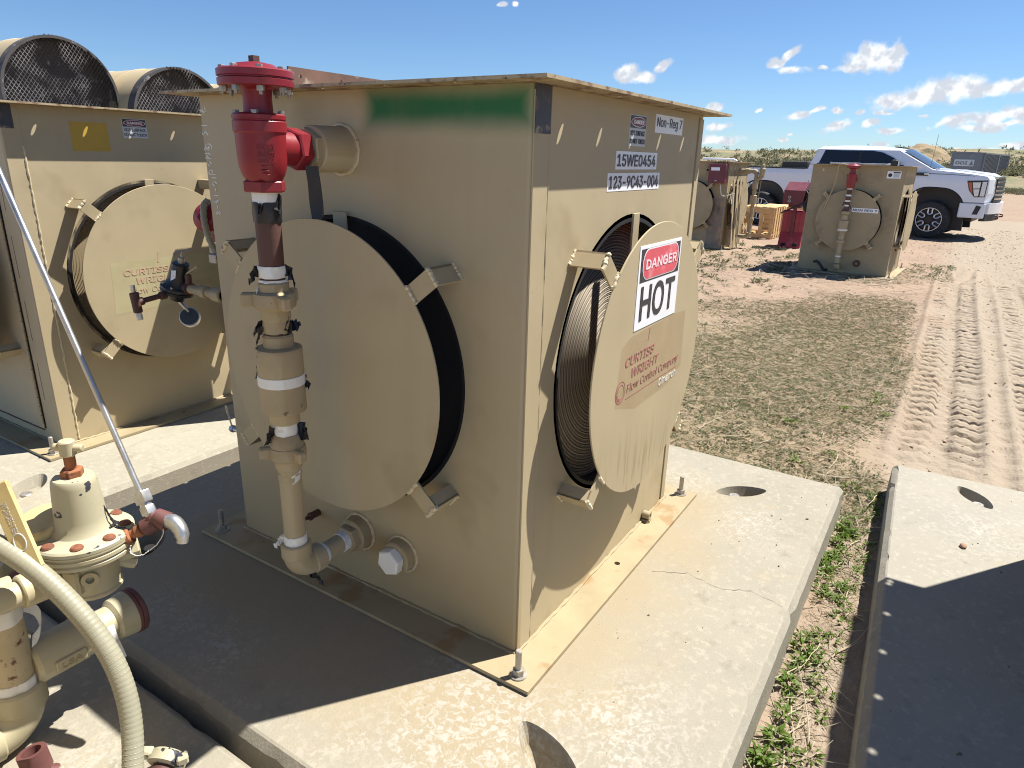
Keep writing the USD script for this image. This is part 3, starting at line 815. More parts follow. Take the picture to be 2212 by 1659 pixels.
def tabs(root, face, angles, mt, seed):
    """welded straps that hold a disc clear of its opening"""
    for k, a in enumerate(angles):
        t = math.radians(a)
        e, s = np.array([math.cos(t), math.sin(t)]), np.array([-math.sin(t), math.cos(t)])   # radial, tangential in the wall plane
        ro, th, w = .535 if a != 90 else .482, .006, .026

        def pt(rad, tan, out):
            q = e * rad + s * tan
            return (CX + q[0], -out, CZ + q[1]) if face == 'y' else (-out, CY - q[0], CZ + q[1])
        def slabp(r0_, r1_, o0, o1):
            P = [pt(r, tn, o) for r in (r0_, r1_) for tn in (-w, w) for o in (o0, o1)]
            return trimesh.Trimesh(np.array(P), process=False).convex_hull
        hi = w if (s[1] > 0) else -w                       # a web along the upper end stiffens the strap
        web = trimesh.Trimesh(np.array([pt(r, tn, o) for r in (ro - .040, ro) for tn in (hi, hi - math.copysign(th, hi)) for o in (-.001, DO - .005)]), process=False).convex_hull
        m = [slabp(ro - th, ro, -.001, DO - .003), slabp(RD - .012, ro, DO - .0105, DO - .0045), web]
        tb = obj('mount_tab', m, mt, root, smooth=20)
        wl = [bead(pt(ro - .003, -w, DO - .006), pt(ro - .003, w, DO - .006), .0065, 12, seed + k), bead(pt(RD + .001, -w, DO - .002), pt(RD + .001, w, DO - .002), .0055, 12, seed + 20 + k),
              bead(pt(ro + .002, -w, .001), pt(ro + .002, w, .001), .005, 12, seed + 40 + k)]
        obj('weld_bead', wl, M['tan_weld'], tb)


M['tan_weld'] = mat('painted_weld', (.55, .46, .29), .5, var=.12, vscale=60, spots=[(RUST, 60.0, .72, .76, 3)], bump=.3)


def disc(face, thick=.005):
    if face == 'y':
        return lathe([(0, RD - .001), (.001, RD), (thick - .001, RD), (thick, RD - .001)], 120, (CX, -DO + thick / 2, CZ), (0, -1, 0))
    return lathe([(0, RD - .001), (.001, RD), (thick - .001, RD), (thick, RD - .001)], 120, (-DO + thick / 2, CY, CZ), (-1, 0, 0))


def at(name, mesh, m, parent, loc, rz=0, smooth=32):
    o = obj(name, mesh, m, parent, smooth)
    o.AddTranslateOp().Set(Gf.Vec3d(*map(float, loc)))
    if rz:
        o.AddRotateZOp().Set(float(rz))
    return o


def heater(label, loc, rz=0.0, body='tan', disc_m='tan', angles_y=(38, 137, 223, -43), angles_x=(38, 142, 218, -40), seed=0, roof=True, group='tan steel heaters', inside=True, cell='cell'):
    root = thing('gas_heater', label, 'heater', loc, rz, group)
    obj('body', SHELL, M[body], root, smooth=28)
    obj('base_plate', PLATE, M['tan_plate' if body != 'dusty' else 'dusty'], root, smooth=20)
    obj('top_flange', FLANGE, M['tan_edge'], root, smooth=25)
    obj('roof_panel', box(.008, W - .008, .008, D - .008, H - .02, H - .014), M['tan_worn'], root)
    post = cat([box(.004, .075, -.003, .0015, .002, H - .014), bead((.0755, -.002, .01), (.0755, -.002, H - .02), .0022, 90, seed)])
    obj('corner_post', post, M[body], root)
    obj('corner_post', box(1.170, W - .006, -.0028, .0015, .002, H - .014), M[body], root)
    obj('seam_gap', box(1.1565, 1.1685, .012, .016, .004, H - .02), M['dark'], root)
    if inside:
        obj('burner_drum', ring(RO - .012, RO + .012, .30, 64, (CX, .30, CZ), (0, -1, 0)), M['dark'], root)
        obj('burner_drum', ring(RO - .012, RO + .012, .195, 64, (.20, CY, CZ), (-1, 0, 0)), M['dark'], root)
        at('flame_cell', CELL, M[cell], root, (CX, .062, CZ))
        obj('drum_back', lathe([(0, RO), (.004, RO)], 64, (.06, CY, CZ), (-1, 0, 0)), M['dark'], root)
    obj('deflector_disc', disc('y'), M[disc_m], root, smooth=35)
    obj('deflector_disc', disc('x'), M[body], root, smooth=35)
    if inside:
        obj('retainer_bar', cbox(CX - .0255, CX + .0215, -.016, -.009, CZ - RO - .012, CZ + RO + .014, .001), M[body], root)
        obj('retainer_bar', cbox(-.016, -.009, CY - .034, CY + .018, CZ - RO - .012, CZ + RO + .010, .001), M[body], root)
    tabs(root, 'y', angles_y, M[body], seed + 3)
    tabs(root, 'x', angles_x, M[body], seed + 9)
    obj('foot_weld', [bead((0, -.004, 0), (W, -.004, 0), .006, 60, seed + 5), bead((-.004, 0, 0), (-.004, D, 0), .006, 60, seed + 6)], M['tan_plate'], root)
    for (x, y) in ((-.072, -.055), (W + .068, -.053), (-.066, D + .052), (W + .066, D + .052)):
        anchor_bolt(root, x, y)
    return root


def label_plate(root, poly, face, off, m, name='label', t=.0007):
    """poly: xy drawing on the wall"""
    s = sheet2d(poly, t)
    return obj(name, on_yface(s, -off) if face == 'y' else on_xface(s, -off), m, root)


def prt(parent, s, x0, x1, z0, z1, face, off, m, bold=False, slant=0.0, name='lettering'):
    t = text(s, x0, x1, z0, z1, bold, slant)
    return obj(name, on_yface(t, -off) if face == 'y' else on_xface(t, -off), m, parent, smooth=False)


def sh(parent, poly, off, m, face='y', name='panel', t=.0004):
    s = sheet2d(poly, t)
    return obj(name, on_yface(s, -off) if face == 'y' else on_xface(s, -off), m, parent, smooth=False)


def danger_decal(root, x0, x1, z0, z1, off=0.0):
    """small safety decal: dark head with an oval, two lines under it"""
    p = label_plate(root, sg.box(x0, z0, x1, z1), 'y', off, M['sign_grey'], 'danger_decal')
    w, h = x1 - x0, z1 - z0
    sh(p, sg.box(x0 + .03 * w, z0 + .58 * h, x1 - .03 * w, z1 - .03 * h), off + .0010, M['ink'], name='decal_head')
    ov = sg.Point(0, 0).buffer(1, 12)
    from shapely import affinity as af
    cx_, cz_ = (x0 + x1) / 2, z0 + .775 * h
    sh(p, af.translate(af.scale(ov, .44 * w, .165 * h), cx_, cz_), off + .0016, M['white'], name='oval_rim')
    sh(p, af.translate(af.scale(ov, .42 * w, .145 * h), cx_, cz_), off + .0022, M['sign_dull'], name='oval')
    prt(p, 'DANGER', x0 + .2 * w, x1 - .2 * w, z0 + .71 * h, z0 + .84 * h, 'y', off + .0028, M['white'], True)
    prt(p, 'HOT SURFACE', x0 + .07 * w, x1 - .07 * w, z0 + .34 * h, z0 + .50 * h, 'y', off + .0010, M['ink'])
    prt(p, 'DO NOT TOUCH', x0 + .05 * w, x1 - .05 * w, z0 + .08 * h, z0 + .24 * h, 'y', off + .0010, M['ink'])
    return p

# ------------------------------------------------------------------ the foremost heater
HG = 'tan steel heaters'
MAIN = heater('large tan foreground heater with red valve column and DANGER HOT sign', (0, 0, 0), 0, 'tan_main', 'tan_disc', seed=100)
obj('corner_patch', box(.004, .077, -.0042, -.0026, 1.462, 1.568), M['tar'], MAIN)
danger_decal(MAIN, .546, .670, 1.448, 1.536)
p = label_plate(MAIN, sg.box(.744, 1.493, .993, 1.548), 'y', 0, M['white'], 'number_label')
prt(p, 'Non-Reg 7', .756, .982, 1.503, 1.540, 'y', .001, M['ink'])
p = label_plate(MAIN, sg.box(.466, 1.381, .781, 1.432), 'y', 0, M['white'], 'number_label')
prt(p, '15WE0454', .474, .768, 1.389, 1.424, 'y', .001, M['ink'], True)
p = label_plate(MAIN, sg.box(.418, 1.320, .817, 1.371), 'y', 0, M['white'], 'number_label')
prt(p, '123-9C43-004', .428, .806, 1.328, 1.363, 'y', .001, M['ink'], True)
# big sign on the disc
so = DO + .0027
X0, X1, Z0, Z1 = .440, .787, .919, 1.172
p = label_plate(MAIN, sg.box(X0, Z0, X1, Z1), 'y', so, M['white'], 'danger_sign', .0012)
sh(p, sg.box(X0 - .006, Z0 - .006, X1 - .002, Z1 - .004), so - .0012, M['ink'], name='sign_backing')
zs = Z0 + .57 * (Z1 - Z0)
sh(p, sg.box(X0 + .012, zs, X1 - .010, Z1 - .010), so + .0014, M['ink'], name='sign_head')
sh(p, rrect(X0 + .026, X1 - .022, zs + .014, Z1 - .020, .042), so + .0020, M['white'], name='oval_rim')
sh(p, rrect(X0 + .031, X1 - .027, zs + .019, Z1 - .025, .038), so + .0026, M['sign_red'], name='oval')
prt(p, 'DANGER', X0 + .048, X1 - .042, zs + .036, Z1 - .043, 'y', so + .0032, M['pink_white'], True)
prt(p, 'HOT', X0 + .030, X1 - .030, Z0 + .024, zs - .012, 'y', so + .0014, M['ink'], True)
# what is left of an older decal below it
p = label_plate(MAIN, sg.Polygon([(.345, .700), (.365, .882), (.42, .905), (.79, .915), (.905, .908), (.915, .70), (.80, .66), (.50, .655)]), 'y', so - .0005, M['ghost_patch'], 'old_decal', .0004)
o_ = so + .0001
prt(p, 'CURTISS', .397, .622, .815, .846, 'y', o_, M['faded_red'], True, .25)
prt(p, 'WRIGHT', .447, .668, .771, .802, 'y', o_, M['faded_red'], True, .25)
prt(p, 'Flow Control Company', .425, .868, .722, .756, 'y', o_, M['faded_red'], False, .15)
prt(p, 'Cimarron', .697, .862, .676, .704, 'y', o_, M['faded_white'], True, .1)
sh(p, sg.box(.42, .708, .872, .711), o_, M['faded_red'], name='underline')
sh(p, sg.Polygon([(.565, .865), (.571, .865), (.580, .906), (.574, .906)]), o_, M['faded_red'], name='mark')
for rr in (.036, .026):
    sh(p, sg.Point(.378, .742).buffer(rr, 16).difference(sg.Point(.380, .744).buffer(rr - .005, 16)), o_, M['faded_red'], name='swirl')

# marker writing down the left edge of the shaded wall (reads top to bottom)
def scrawl(strokes, parent):
    out = []
    for s in strokes:
        P = np.array(s, float)
        out.append(ribbon(np.c_[np.full(len(P), -.0006), P], .0055, np.array([[0, -1, .6]]) / 1.17, .0004))
    obj('handwriting', out, M['scribble'], parent)


def handline(word, y, z, size):
    """glyph strokes, written downwards"""
    G = {'7': [[(0, 1), (.6, 1), (.3, 0)], [(.15, .5), (.5, .5)]], '1': [[(.3, 1), (.3, 0)]], '6': [[(.5, 1), (.15, .6), (.05, .2), (.3, 0), (.5, .25), (.3, .45), (.08, .3)]],
         '0': [[(.3, 1), (.05, .6), (.1, .1), (.4, 0), (.58, .5), (.3, 1)]], 'N': [[(.05, 0), (.05, 1), (.5, 0), (.55, 1)]], 'G': [[(.55, .85), (.3, 1), (.05, .6), (.1, .1), (.4, 0), (.58, .4), (.35, .4)]],
         'o': [[(.3, .6), (.08, .3), (.3, 0), (.55, .3), (.3, .6)]], 'd': [[(.5, 1), (.5, 0)], [(.5, .5), (.2, .6), (.08, .2), (.3, 0), (.5, .2)]], '-': [[(.1, .5), (.5, .5)]],
         '8': [[(.3, .5), (.1, .75), (.3, 1), (.5, .75), (.3, .5), (.08, .25), (.3, 0), (.55, .25), (.3, .5)]], '4': [[(.4, 0), (.4, 1), (.05, .4), (.6, .4)]], ' ': []}
    st = []
    for ch in word:
        for s in G[ch]:
            st.append([(y - size * (b - .5) + .0 * a, z - size * a) for a, b in s])
        z -= size * .78; y -= size * .02
    return st


scrawl(handline('7 16 8N', 1.245, 1.535, .030), MAIN)
scrawl(handline('Good', 1.232, 1.425, .034), MAIN)
scrawl(handline('10-14-8', 1.222, 1.325, .024), MAIN)

# ---- red relief valve and its pipe column on the shaded wall
VX, VY = -.265, .627


def vc(prof, n=32, **k):
    return lathe([(z, r) for z, r in prof], n, (VX, VY, 0), (0, 0, 1), **k)


bon = obj('valve_bonnet', vc([(1.552, .085), (1.554, .088), (1.568, .0885), (1.5705, .084), (1.5725, .084), (1.574, .0888), (1.588, .0888), (1.591, .085), (1.594, .058), (1.603, .045), (1.608, .018), (1.609, .005)], 48), M['red'], MAIN, label='round red valve bonnet with a ring of bolts')
obj('bonnet_neck', vc([(1.492, .038), (1.497, .035), (1.53, .034), (1.546, .036), (1.553, .046)]), M['red'], bon)
obj('top_plug', cat([box(VX - .009, VX + .009, VY - .009, VY + .009, 1.606, 1.622)]), M['brown'], bon)
for k in range(8):
    a = k * PI / 4 + .25
    x, y = VX + .075 * math.cos(a), VY + .075 * math.sin(a)
    obj('bonnet_bolt', [hexn((x, y, 1.588), (x, y, 1.597), .0085, a), hexn((x, y, 1.540), (x, y, 1.552), .0095, a * 2), rcyl((x, y, 1.532), (x, y, 1.594), .0045, 8, .001)], M['bolt'], bon)
bd = obj('valve_body', vc([(1.334, .044), (1.338, .045), (1.350, .052), (1.368, .0575), (1.39, .0592), (1.436, .0600), (1.447, .0605), (1.451, .0635), (1.474, .0637), (1.4765, .0615), (1.4785, .0615), (1.480, .0637), (1.489, .0637), (1.493, .058)], 40), M['red'], MAIN)
for k in range(4):
    a = k * PI / 2 + .75
    x, y = VX + .053 * math.cos(a), VY + .053 * math.sin(a)
    obj('body_bolt', hexn((x, y, 1.490), (x, y, 1.500), .0085, a), M['bolt'], bd)
obj('hex_collar', hexn((VX, VY, 1.308), (VX, VY, 1.336), .053, .2), M['red'], bd)
# raised casting letters, bent round the body
def wrap_text(s, z0, z1, a0, a1, r):
    t = text(s, 0, 1, z0, z1, True)
    t = t.subdivide_to_size(.05) if len(t.faces) < 4000 else t
    v = t.vertices
    a = a0 + (a1 - a0) * v[:, 0]
    rr = r + v[:, 2] * 1.6
    return trimesh.Trimesh(np.stack([VX + rr * np.cos(a), VY + rr * np.sin(a), v[:, 1]], 1), t.faces, process=False)


for (s, z0, z1) in (('KIMRAY', 1.410, 1.423), ('OKLA CITY', 1.394, 1.404), ('OKLA', 1.379, 1.387)):
    obj('cast_lettering', wrap_text(s, z0, z1, math.radians(222), math.radians(262), .0594), M['red'], bd, smooth=False)
obj('cast_ribs', [cyl((VX + .0585 * math.cos(a), VY + .0585 * math.sin(a), z), (VX + .0585 * math.cos(a + .3), VY + .0585 * math.sin(a + .3), z), .0022, 6) for a, z in ((3.98, 1.371), (3.98, 1.361), (4.0, 1.351))], M['red'], bd)
# outlet towards the wall
oz = 1.413
out = obj('valve_outlet', lathe([(.03, .046), (.075, .042), (.10, .041)], 32, (VX, VY, oz), (1, 0, 0)), M['red'], MAIN)
obj('outlet_hex', hexn((VX + .088, VY, oz), (VX + .128, VY, oz), .054, .3), M['red'], out)
obj('white_tape', rcyl((VX + .122, VY, oz), (VX + .142, VY, oz), .039, 28), M['white_tape'], MAIN)
cp = obj('wall_coupling', lathe([(-.112, .057), (-.108, .060), (-.02, .061), (-.006, .064), (.002, .066)], 36, (0, VY - .004, oz + .002), (1, 0, 0)), M['tan_main'], MAIN)
obj('outlet_bushing', hexn((-.132, VY - .003, oz), (-.104, VY - .003, oz), .056, .5), M['tan_worn'], cp)
obj('weld_bead', arc_bead((-.002, VY - .004, oz + .002), .066, (1, 0, 0), 0, 2 * PI, .005, 60, 4), M['tan_weld'], cp)
obj('tape_tail', [ribbon([(VX + .112, VY - .05, 1.372), (VX + .114, VY - .052, 1.33), (VX + .118, VY - .05, 1.28), (VX + .113, VY - .056, 1.238)], [.034, .032, .034, .026], (.86, -.5, 0), .001),
                  ribbon([(VX + .122, VY - .045, 1.372), (VX + .126, VY - .047, 1.32), (VX + .128, VY - .050, 1.27), (VX + .134, VY - .049, 1.243)], [.026, .028, .026, .016], (.86, -.4, 0), .001)], M['black'], MAIN)
obj('white_tape', vc([(1.270, .0332), (1.274, .0338), (1.309, .0338)]), M['white_tape'], MAIN)


def wrap(z0, z1, r, seed, n=40):
    """crumpled tape wound round the column"""
    g = np.random.default_rng(seed); k = g.random(8) * 6.28
    prof = [(z0, r * .98), (z0 + .002, r), ((z0 + z1) / 2, r * 1.02), (z1 - .002, r), (z1, r * .98)]
    return lathe(prof, n, (VX, VY, 0), (0, 0, 1), rfun=lambda z, rr, th: rr + .0014 * np.sin(3 * th + k[0] + z * 160) + .0012 * np.sin(7 * th + k[1] - z * 220))


def flap(a, z, length, w, droop, seed):
    """loose tape end sticking out of the column"""
    g = np.random.default_rng(seed)
    e = np.array([math.cos(a), math.sin(a), 0]); s = np.array([-e[1], e[0], 0])
    b = np.array([VX, VY, z]) + e * .031
    length = length * .72
    P = [b, b + e * length * .35 + [0, 0, droop * .1], b + e * length * .7 + s * .006 + [0, 0, droop * .55], b + e * length * .9 - s * .004 + [0, 0, droop]]
    Q = spline(P, 12) + g.normal(0, .0022, (12, 3))
    W_ = np.c_[.35 * s[0] + g.normal(0, .25, 12), .35 * s[1] + g.normal(0, .25, 12), np.ones(12)]
    W_ /= np.linalg.norm(W_, axis=1)[:, None]
    return ribbon(Q, w * (.75 + .25 * np.sin(np.linspace(.3, 5, 12))) * (1 - .25 * np.linspace(0, 1, 12)) + g.normal(0, .003, 12), W_, .0012)


bt = obj('black_tape', wrap(1.232, 1.284, .0350, 1), M['black'], MAIN)
obj('tape_end', [flap(math.radians(285), 1.285, .012, .05, -.02, 2), flap(math.radians(200), 1.272, .014, .03, -.01, 3)], M['black'], bt)
obj('riser_pipe', vc([(1.074, .0318), (1.272, .0325)]), M['brown'], MAIN, label='dark brown riser pipe')
wt = obj('white_tape', wrap(1.091, 1.122, .0350, 5), M['white_tape'], MAIN)
obj('white_tape', wrap(1.077, 1.086, .0350, 6), M['white_tape'], MAIN)
obj('tape_end', [flap(math.radians(135), 1.108, .045, .036, -.030, 7), flap(math.radians(310), 1.112, .034, .036, -.045, 8)], M['black'], wt)
obj('tape_end', flap(math.radians(160), 1.075, .03, .02, -.05, 12), M['white_tape'], wt)


def hammer_union(z0, z1, r, lug, a0, nm, parent):
    m = [vc([(z0, r * .86), (z0 + .006, r * .97), ((z0 + z1) / 2, r), (z1 - .006, r * .95), (z1, r * .72)], 36)]
    for k in range(3):
        a = a0 + k * 2 * PI / 3
        e = np.array([math.cos(a), math.sin(a), 0])
        c = np.array([VX, VY, (z0 + z1) / 2]) + e * (r * .9)
        b = cbox(-.012, lug, -.013, .013, -(z1 - z0) * .38, (z1 - z0) * .38, .005)
        m.append(place(b, c, rz=a))
    return obj(nm, m, M['tan_worn'], parent)


obj('pipe_coupling', vc([(1.046, .036), (1.050, .0395), (1.076, .0395), (1.080, .036)]), M['tan_worn'], MAIN)
hammer_union(1.008, 1.056, .056, .036, math.radians(252), 'hammer_union', MAIN)
obj('pipe_coupling', vc([(.976, .0365), (.982, .0385), (1.012, .0385)]), M['tan_worn'], MAIN)
bt2 = obj('black_tape', wrap(.942, .982, .0355, 9), M['tan_worn'], MAIN)
obj('tape_end', [flap(math.radians(140), .965, .05, .03, -.03, 10), flap(math.radians(155), .955, .045, .024, -.055, 11), flap(math.radians(320), .958, .045, .034, .004, 13), flap(math.radians(285), .968, .012, .045, -.02, 14)], M['black'], bt2)
obj('rust_band', vc([(.936, .0335), (.944, .0335)]), M['brown'], MAIN)
obj('pipe_coupling', vc([(.896, .040), (.902, .0408), (.932, .0408), (.938, .037)]), M['tan_worn'], MAIN)
cv = obj('check_valve', vc([(.714, .050), (.718, .0605), (.724, .0622), (.735, .0615), (.885, .0615), (.894, .0622), (.900, .060), (.904, .045)], 40), M['tan_worn'], MAIN)
obj('white_tape', vc([(.796, .0628), (.798, .0634), (.822, .0634), (.824, .0628)], 40), M['white_tape'], cv)
obj('tape_end', [flap(math.radians(135), .835, .055, .06, -.01, 15), flap(math.radians(312), .835, .058, .05, -.05, 16), flap(math.radians(280), .838, .036, .03, -.012, 17)], M['black'], cv)
obj('pipe_reducer', vc([(.680, .038), (.684, .041), (.716, .041)]), M['tan'], MAIN)
w3 = obj('white_tape', wrap(.642, .682, .0325, 18), M['white_tape'], MAIN)
obj('tape_end', [flap(math.radians(150), .655, .04, .055, -.03, 19), flap(math.radians(305), .66, .034, .06, -.025, 20), flap(math.radians(325), .655, .04, .05, -.03, 21)], M['black'], w3)
obj('union_cone', vc([(.606, .047), (.618, .0465), (.636, .040), (.646, .034)]), M['tan_worn'], MAIN)
hammer_union(.568, .614, .052, .032, math.radians(262), 'hammer_union', MAIN)
obj('pipe_coupling', vc([(.537, .035), (.545, .0385), (.575, .0385)]), M['tan'], MAIN)
lp = obj('lower_pipe', vc([(.285, .0316), (.545, .0316)]), M['tan'], MAIN)
obj('tape_scrap', [wrap(.500, .526, .0322, 23)], M['tan'], lp)
sc = trimesh.Trimesh(*[np.array(q) for q in (lambda A: ([[VX + .0325 * math.cos(t), VY + .0325 * math.sin(t), z] for t in A for z in (.496 + .012 * (t - A[0]), .522 + .012 * (t - A[0]))], [[2 * i + a for a in f] for i in range(len(A) - 1) for f in ((0, 2, 3), (0, 3, 1))]))(np.linspace(math.radians(238), math.radians(300), 8))], process=False)
obj('white_scrap', sc, M['white_tape'], lp)
obj('white_tape', wrap(.283, .320, .0335, 24), M['white_tape'], lp)
obj('tape_end', flap(math.radians(140), .300, .045, .036, -.012, 25), M['white_tape'], lp)
eb = obj('pipe_elbow', [elbow((VX, VY, .200), (0, 0, 1), (1, 0, 0), .052, .040, 28, 12), rcyl((VX, VY, .245), (VX, VY, .292), .0445, 28, .004), rcyl((VX + .045, VY, .200), (VX + .088, VY, .200), .0445, 28, .004)], M['tan'], MAIN)
obj('cross_pipe', cyl((VX + .08, VY, .200), (-.05, VY, .200), .0305, 24), M['tan'], MAIN)
obj('white_tape', rcyl((VX + .086, VY, .200), (VX + .106, VY, .200), .0335, 28), M['white_tape'], MAIN)
obj('white_tape', rcyl((-.098, VY, .200), (-.070, VY, .200), .0325, 28), M['white_tape'], MAIN)
obj('hex_bushing', hexn((-.072, VY, .200), (-.040, VY, .200), .047, .1), M['tan_worn'], MAIN)
obj('wall_collar', lathe([(-.044, .050), (-.040, .056), (-.006, .057), (.002, .064)], 36, (0, VY, .200), (1, 0, 0)), M['tan_main'], MAIN)
obj('weld_bead', arc_bead((-.002, VY, .2), .063, (1, 0, 0), 0, 2 * PI, .005, 60, 6), M['tan_weld'], MAIN)
obj('tape_end', flap(math.radians(-30), .170, .06, .03, -.05, 26), M['black'], MAIN)
# plugged port, small cock, paper scrap
PY, PZ = .440, .182
cl = obj('wall_collar', lathe([(-.040, .050), (-.036, .054), (-.006, .055), (.002, .062)], 36, (0, PY, PZ), (1, 0, 0)), M['tan_main'], MAIN)
obj('weld_bead', arc_bead((-.002, PY, PZ), .061, (1, 0, 0), 0, 2 * PI, .0045, 60, 7), M['tan_weld'], cl)
obj('hex_plug', cat([lathe([(0, .044), (.026, .045), (.030, .041)], 6, (-.044, PY, PZ), (-1, 0, 0), phase=.35), rcyl((-.046, PY, PZ), (-.03, PY, PZ), .037, 24)]), M['white_plastic'], cl)
obj('drain_cock', [cyl((.002, .83, .205), (-.035, .83, .205), .012, 14), hexn((-.03, .83, .205), (-.045, .83, .205), .014), cyl((-.045, .83, .205), (-.06, .83, .205), .006, 10)], M['brown'], MAIN)
obj('paper_scrap', box(-.0012, -.0004, .668, .690, .110, .138), M['white_tape'], MAIN)
obj('lug_bracket', [box(.955, .985, -.032, -.002, .0005, .008), place(ring(.008, .017, .03, 16, (0, 0, 0), (0, 1, 0)), (.97, -.034, .026)), bead((.95, -.03, .004), (.99, -.028, .006), .007, 8, 3)], M['tan_plate'], MAIN)

# rusty angle irons standing on the top, for a stack that is gone
for (y, x0, x1, zt) in ((.94, .10, .95, 1.647), (1.18, .355, 1.05, 1.668)):
    m = m3.Manifold.cube((x1 - x0, .006, zt - H + .022)).translate((x0, y, H - .016))
    for k in range(5):
        m = m - m3.Manifold.cylinder(.1, .006, .006, 12).rotate((90, 0, 0)).translate((x0 + .045 + .17 * k, y + .05, zt - .018))
    obj('stack_angle', [tm(m), box(x0, x1, y, y + .06, H - .0135, H - .006)], M['rust_plate'], MAIN)

# ---- fittings on the far wall of this heater, seen past its left edge
RX, RZ = .015, .917
pg = obj('feed_pipe', [cyl((RX, D, RZ), (RX, 1.475, RZ), .017, 20), rcyl((RX, D + .0, RZ), (RX, D + .05, RZ), .026, 20), rcyl((RX, D + .09, RZ), (RX, D + .125, RZ), .023, 20)], M['tan_worn'], MAIN)
obj('valve_stub', [cyl((RX, 1.46, RZ), (RX, 1.49, RZ + .0), .024, 14), cyl((RX, 1.465, RZ + .01), (RX, 1.465, RZ + .052), .012, 12)], M['brown'], pg)
obj('valve_lever', place(cbox(-.006, .006, -.075, .01, -.003, .003, .001), (RX, 1.462, RZ + .058), rx=-.45), M['tan_worn'], pg)
AXR = np.array([.05, -.30, 1.0]); AXR /= np.linalg.norm(AXR)                    # the regulator leans a little
RC = np.array([RX - .004, 1.53, RZ - .008])
rg = obj('gas_regulator', [lathe([(-.045, .02), (-.04, .028), (-.012, .034), (-.010, .062), (.0, .063), (.002, .060), (.004, .063), (.014, .062), (.02, .05), (.045, .036), (.10, .030), (.104, .026)], 32, RC, AXR)], M['black'], MAIN, label='black gas regulator')
obj('adjusting_screw', [cyl(RC + AXR * .10, RC + AXR * .125, .012, 12), cyl(RC + AXR * .125, RC + AXR * .150, .006, 10), cyl(RC + AXR * .148 + [-.028, .012, -.008], RC + AXR * .148 + [.028, -.012, .008], .004, 8)], M['bolt'], rg)
obj('regulator_bolt', [hexn(RC + AXR * .012 + (frame(AXR)[0] * math.cos(a) + frame(AXR)[1] * math.sin(a)) * .052, RC + AXR * .022 + (frame(AXR)[0] * math.cos(a) + frame(AXR)[1] * math.sin(a)) * .052, .006) for a in np.arange(6) * PI / 3], M['bolt'], rg)
obj('white_tag', ribbon(np.array([RC + AXR * t + [-.034, -.012, 0] for t in (.035, .055, .08)]), .018, (.5, -.8, 0)), M['white'], rg)
nip = obj('side_nipple', [cyl(RC + [-.03, 0, -.01], RC + [-.145, .01, -.026], .0095, 14), rcyl(RC + [-.05, 0, -.013], RC + [-.075, .002, -.016], .015, 14)], M['brown'], MAIN)
tc = RC + [-.158, .012, -.028]
obj('pipe_tee', [rcyl(tc + [0, .006, .036], tc + [0, -.006, -.036], .0155, 16), rcyl(tc + [.028, 0, .003], tc, .0145, 16)], M['brown'], nip)
obj('tee_plug', [cyl(tc + [0, .006, .036], tc + [0, .008, .062], .008, 12), hexn(tc + [0, -.006, -.036], tc + [0, -.010, -.062], .011)], M['steel'], nip)
gc = RC + np.array([.012, -.03, -.105])
gn = np.array([-.62, -.62, .48]); gn /= np.linalg.norm(gn)
gg = obj('pressure_gauge', [rcyl(gc - gn * .014, gc + gn * .010, .036, 32, .002), cyl(gc - gn * .004 + [0, 0, .02], RC - AXR * .042, .007, 10)], M['steel'], MAIN)
obj('gauge_dial', lathe([(0, .032), (.0015, .032)], 32, gc + gn * .0105, gn), M['gauge_face'], gg)
obj('gauge_needle', tube([gc + gn * .0130, gc + gn * .0130 + np.cross(gn, [0, .3, 1]) * .0 + np.array([0.004, -.002, .024])], .0012, 6), M['ink'], gg)
# red head with a ribbed conduit, and small fittings
hd = obj('red_valve_head', [lathe([(0, .055), (.012, .058), (.05, .058), (.06, .05), (.075, .03)], 28, (.165, 1.49, 1.15), (-.7, -.4, .35)), lathe([(-.01, .03), (-.07, .026)], 20, (.17, 1.495, 1.145), (-.2, 0, 1))], M['red'], MAIN)
th = np.linspace(-.3, PI + .6, 30)
obj('ribbed_conduit', tube([(.115 - .03 * math.sin(t), 1.43 + .02 * math.cos(t), 1.135 + .088 * math.cos(t)) for t in th], .0105 + .0022 * (np.arange(30) % 2), 12), M['cream_hose'], hd)
obj('conduit_nut', hexn((.12, 1.44, 1.04), (.12, 1.44, 1.065), .02), M['bolt'], hd)
obj('square_stub', cbox(.0, .03, D, D + .04, 1.03, 1.062, .003), M['bolt'], MAIN)
obj('drain_cock', [cyl((.02, D, .40), (.02, D + .035, .40), .010, 12), hexn((.02, D + .03, .40), (.02, D + .05, .398), .014), tube([(.02, D + .045, .41), (.01, D + .05, .47), (.0, D + .04, .50)], .003, 6)], M['steel'], MAIN)

# ------------------------------------------------------------------ the heater to the left
LX, LY, LZ, LR = -.030, 2.633, .008, 1.0
LEFT = heater('tan heater at left with mustard patch, small DANGER decal and hinged side door', (LX, LY, 0), LR, 'tan', 'tan', seed=200, cell='dusty')
obj('corner_patch', box(.003, .055, -.0042, -.0026, 1.47, 1.568), M['tar'], LEFT)
obj('seam_weld', bead((.0765, -.003, .01), (.0765, -.003, 1.40), .0045, 120, 77), M['tan_weld'], LEFT)
label_plate(LEFT, sg.Polygon([(.284, 1.383), (.457, 1.383), (.458, 1.510), (.284, 1.511)]), 'y', 0, M['yellow_patch'], 'mustard_patch', .0005)
danger_decal(LEFT, .529, .653, 1.449, 1.537)
p = label_plate(LEFT, sg.Polygon([(.30, .62), (.62, .63), (.95, .63), (.96, .87), (.62, .875), (.31, .87)]), 'y', DO + .0024, M['ghost_patch_pale'], 'old_decal', .0004)
o_ = DO + .0032
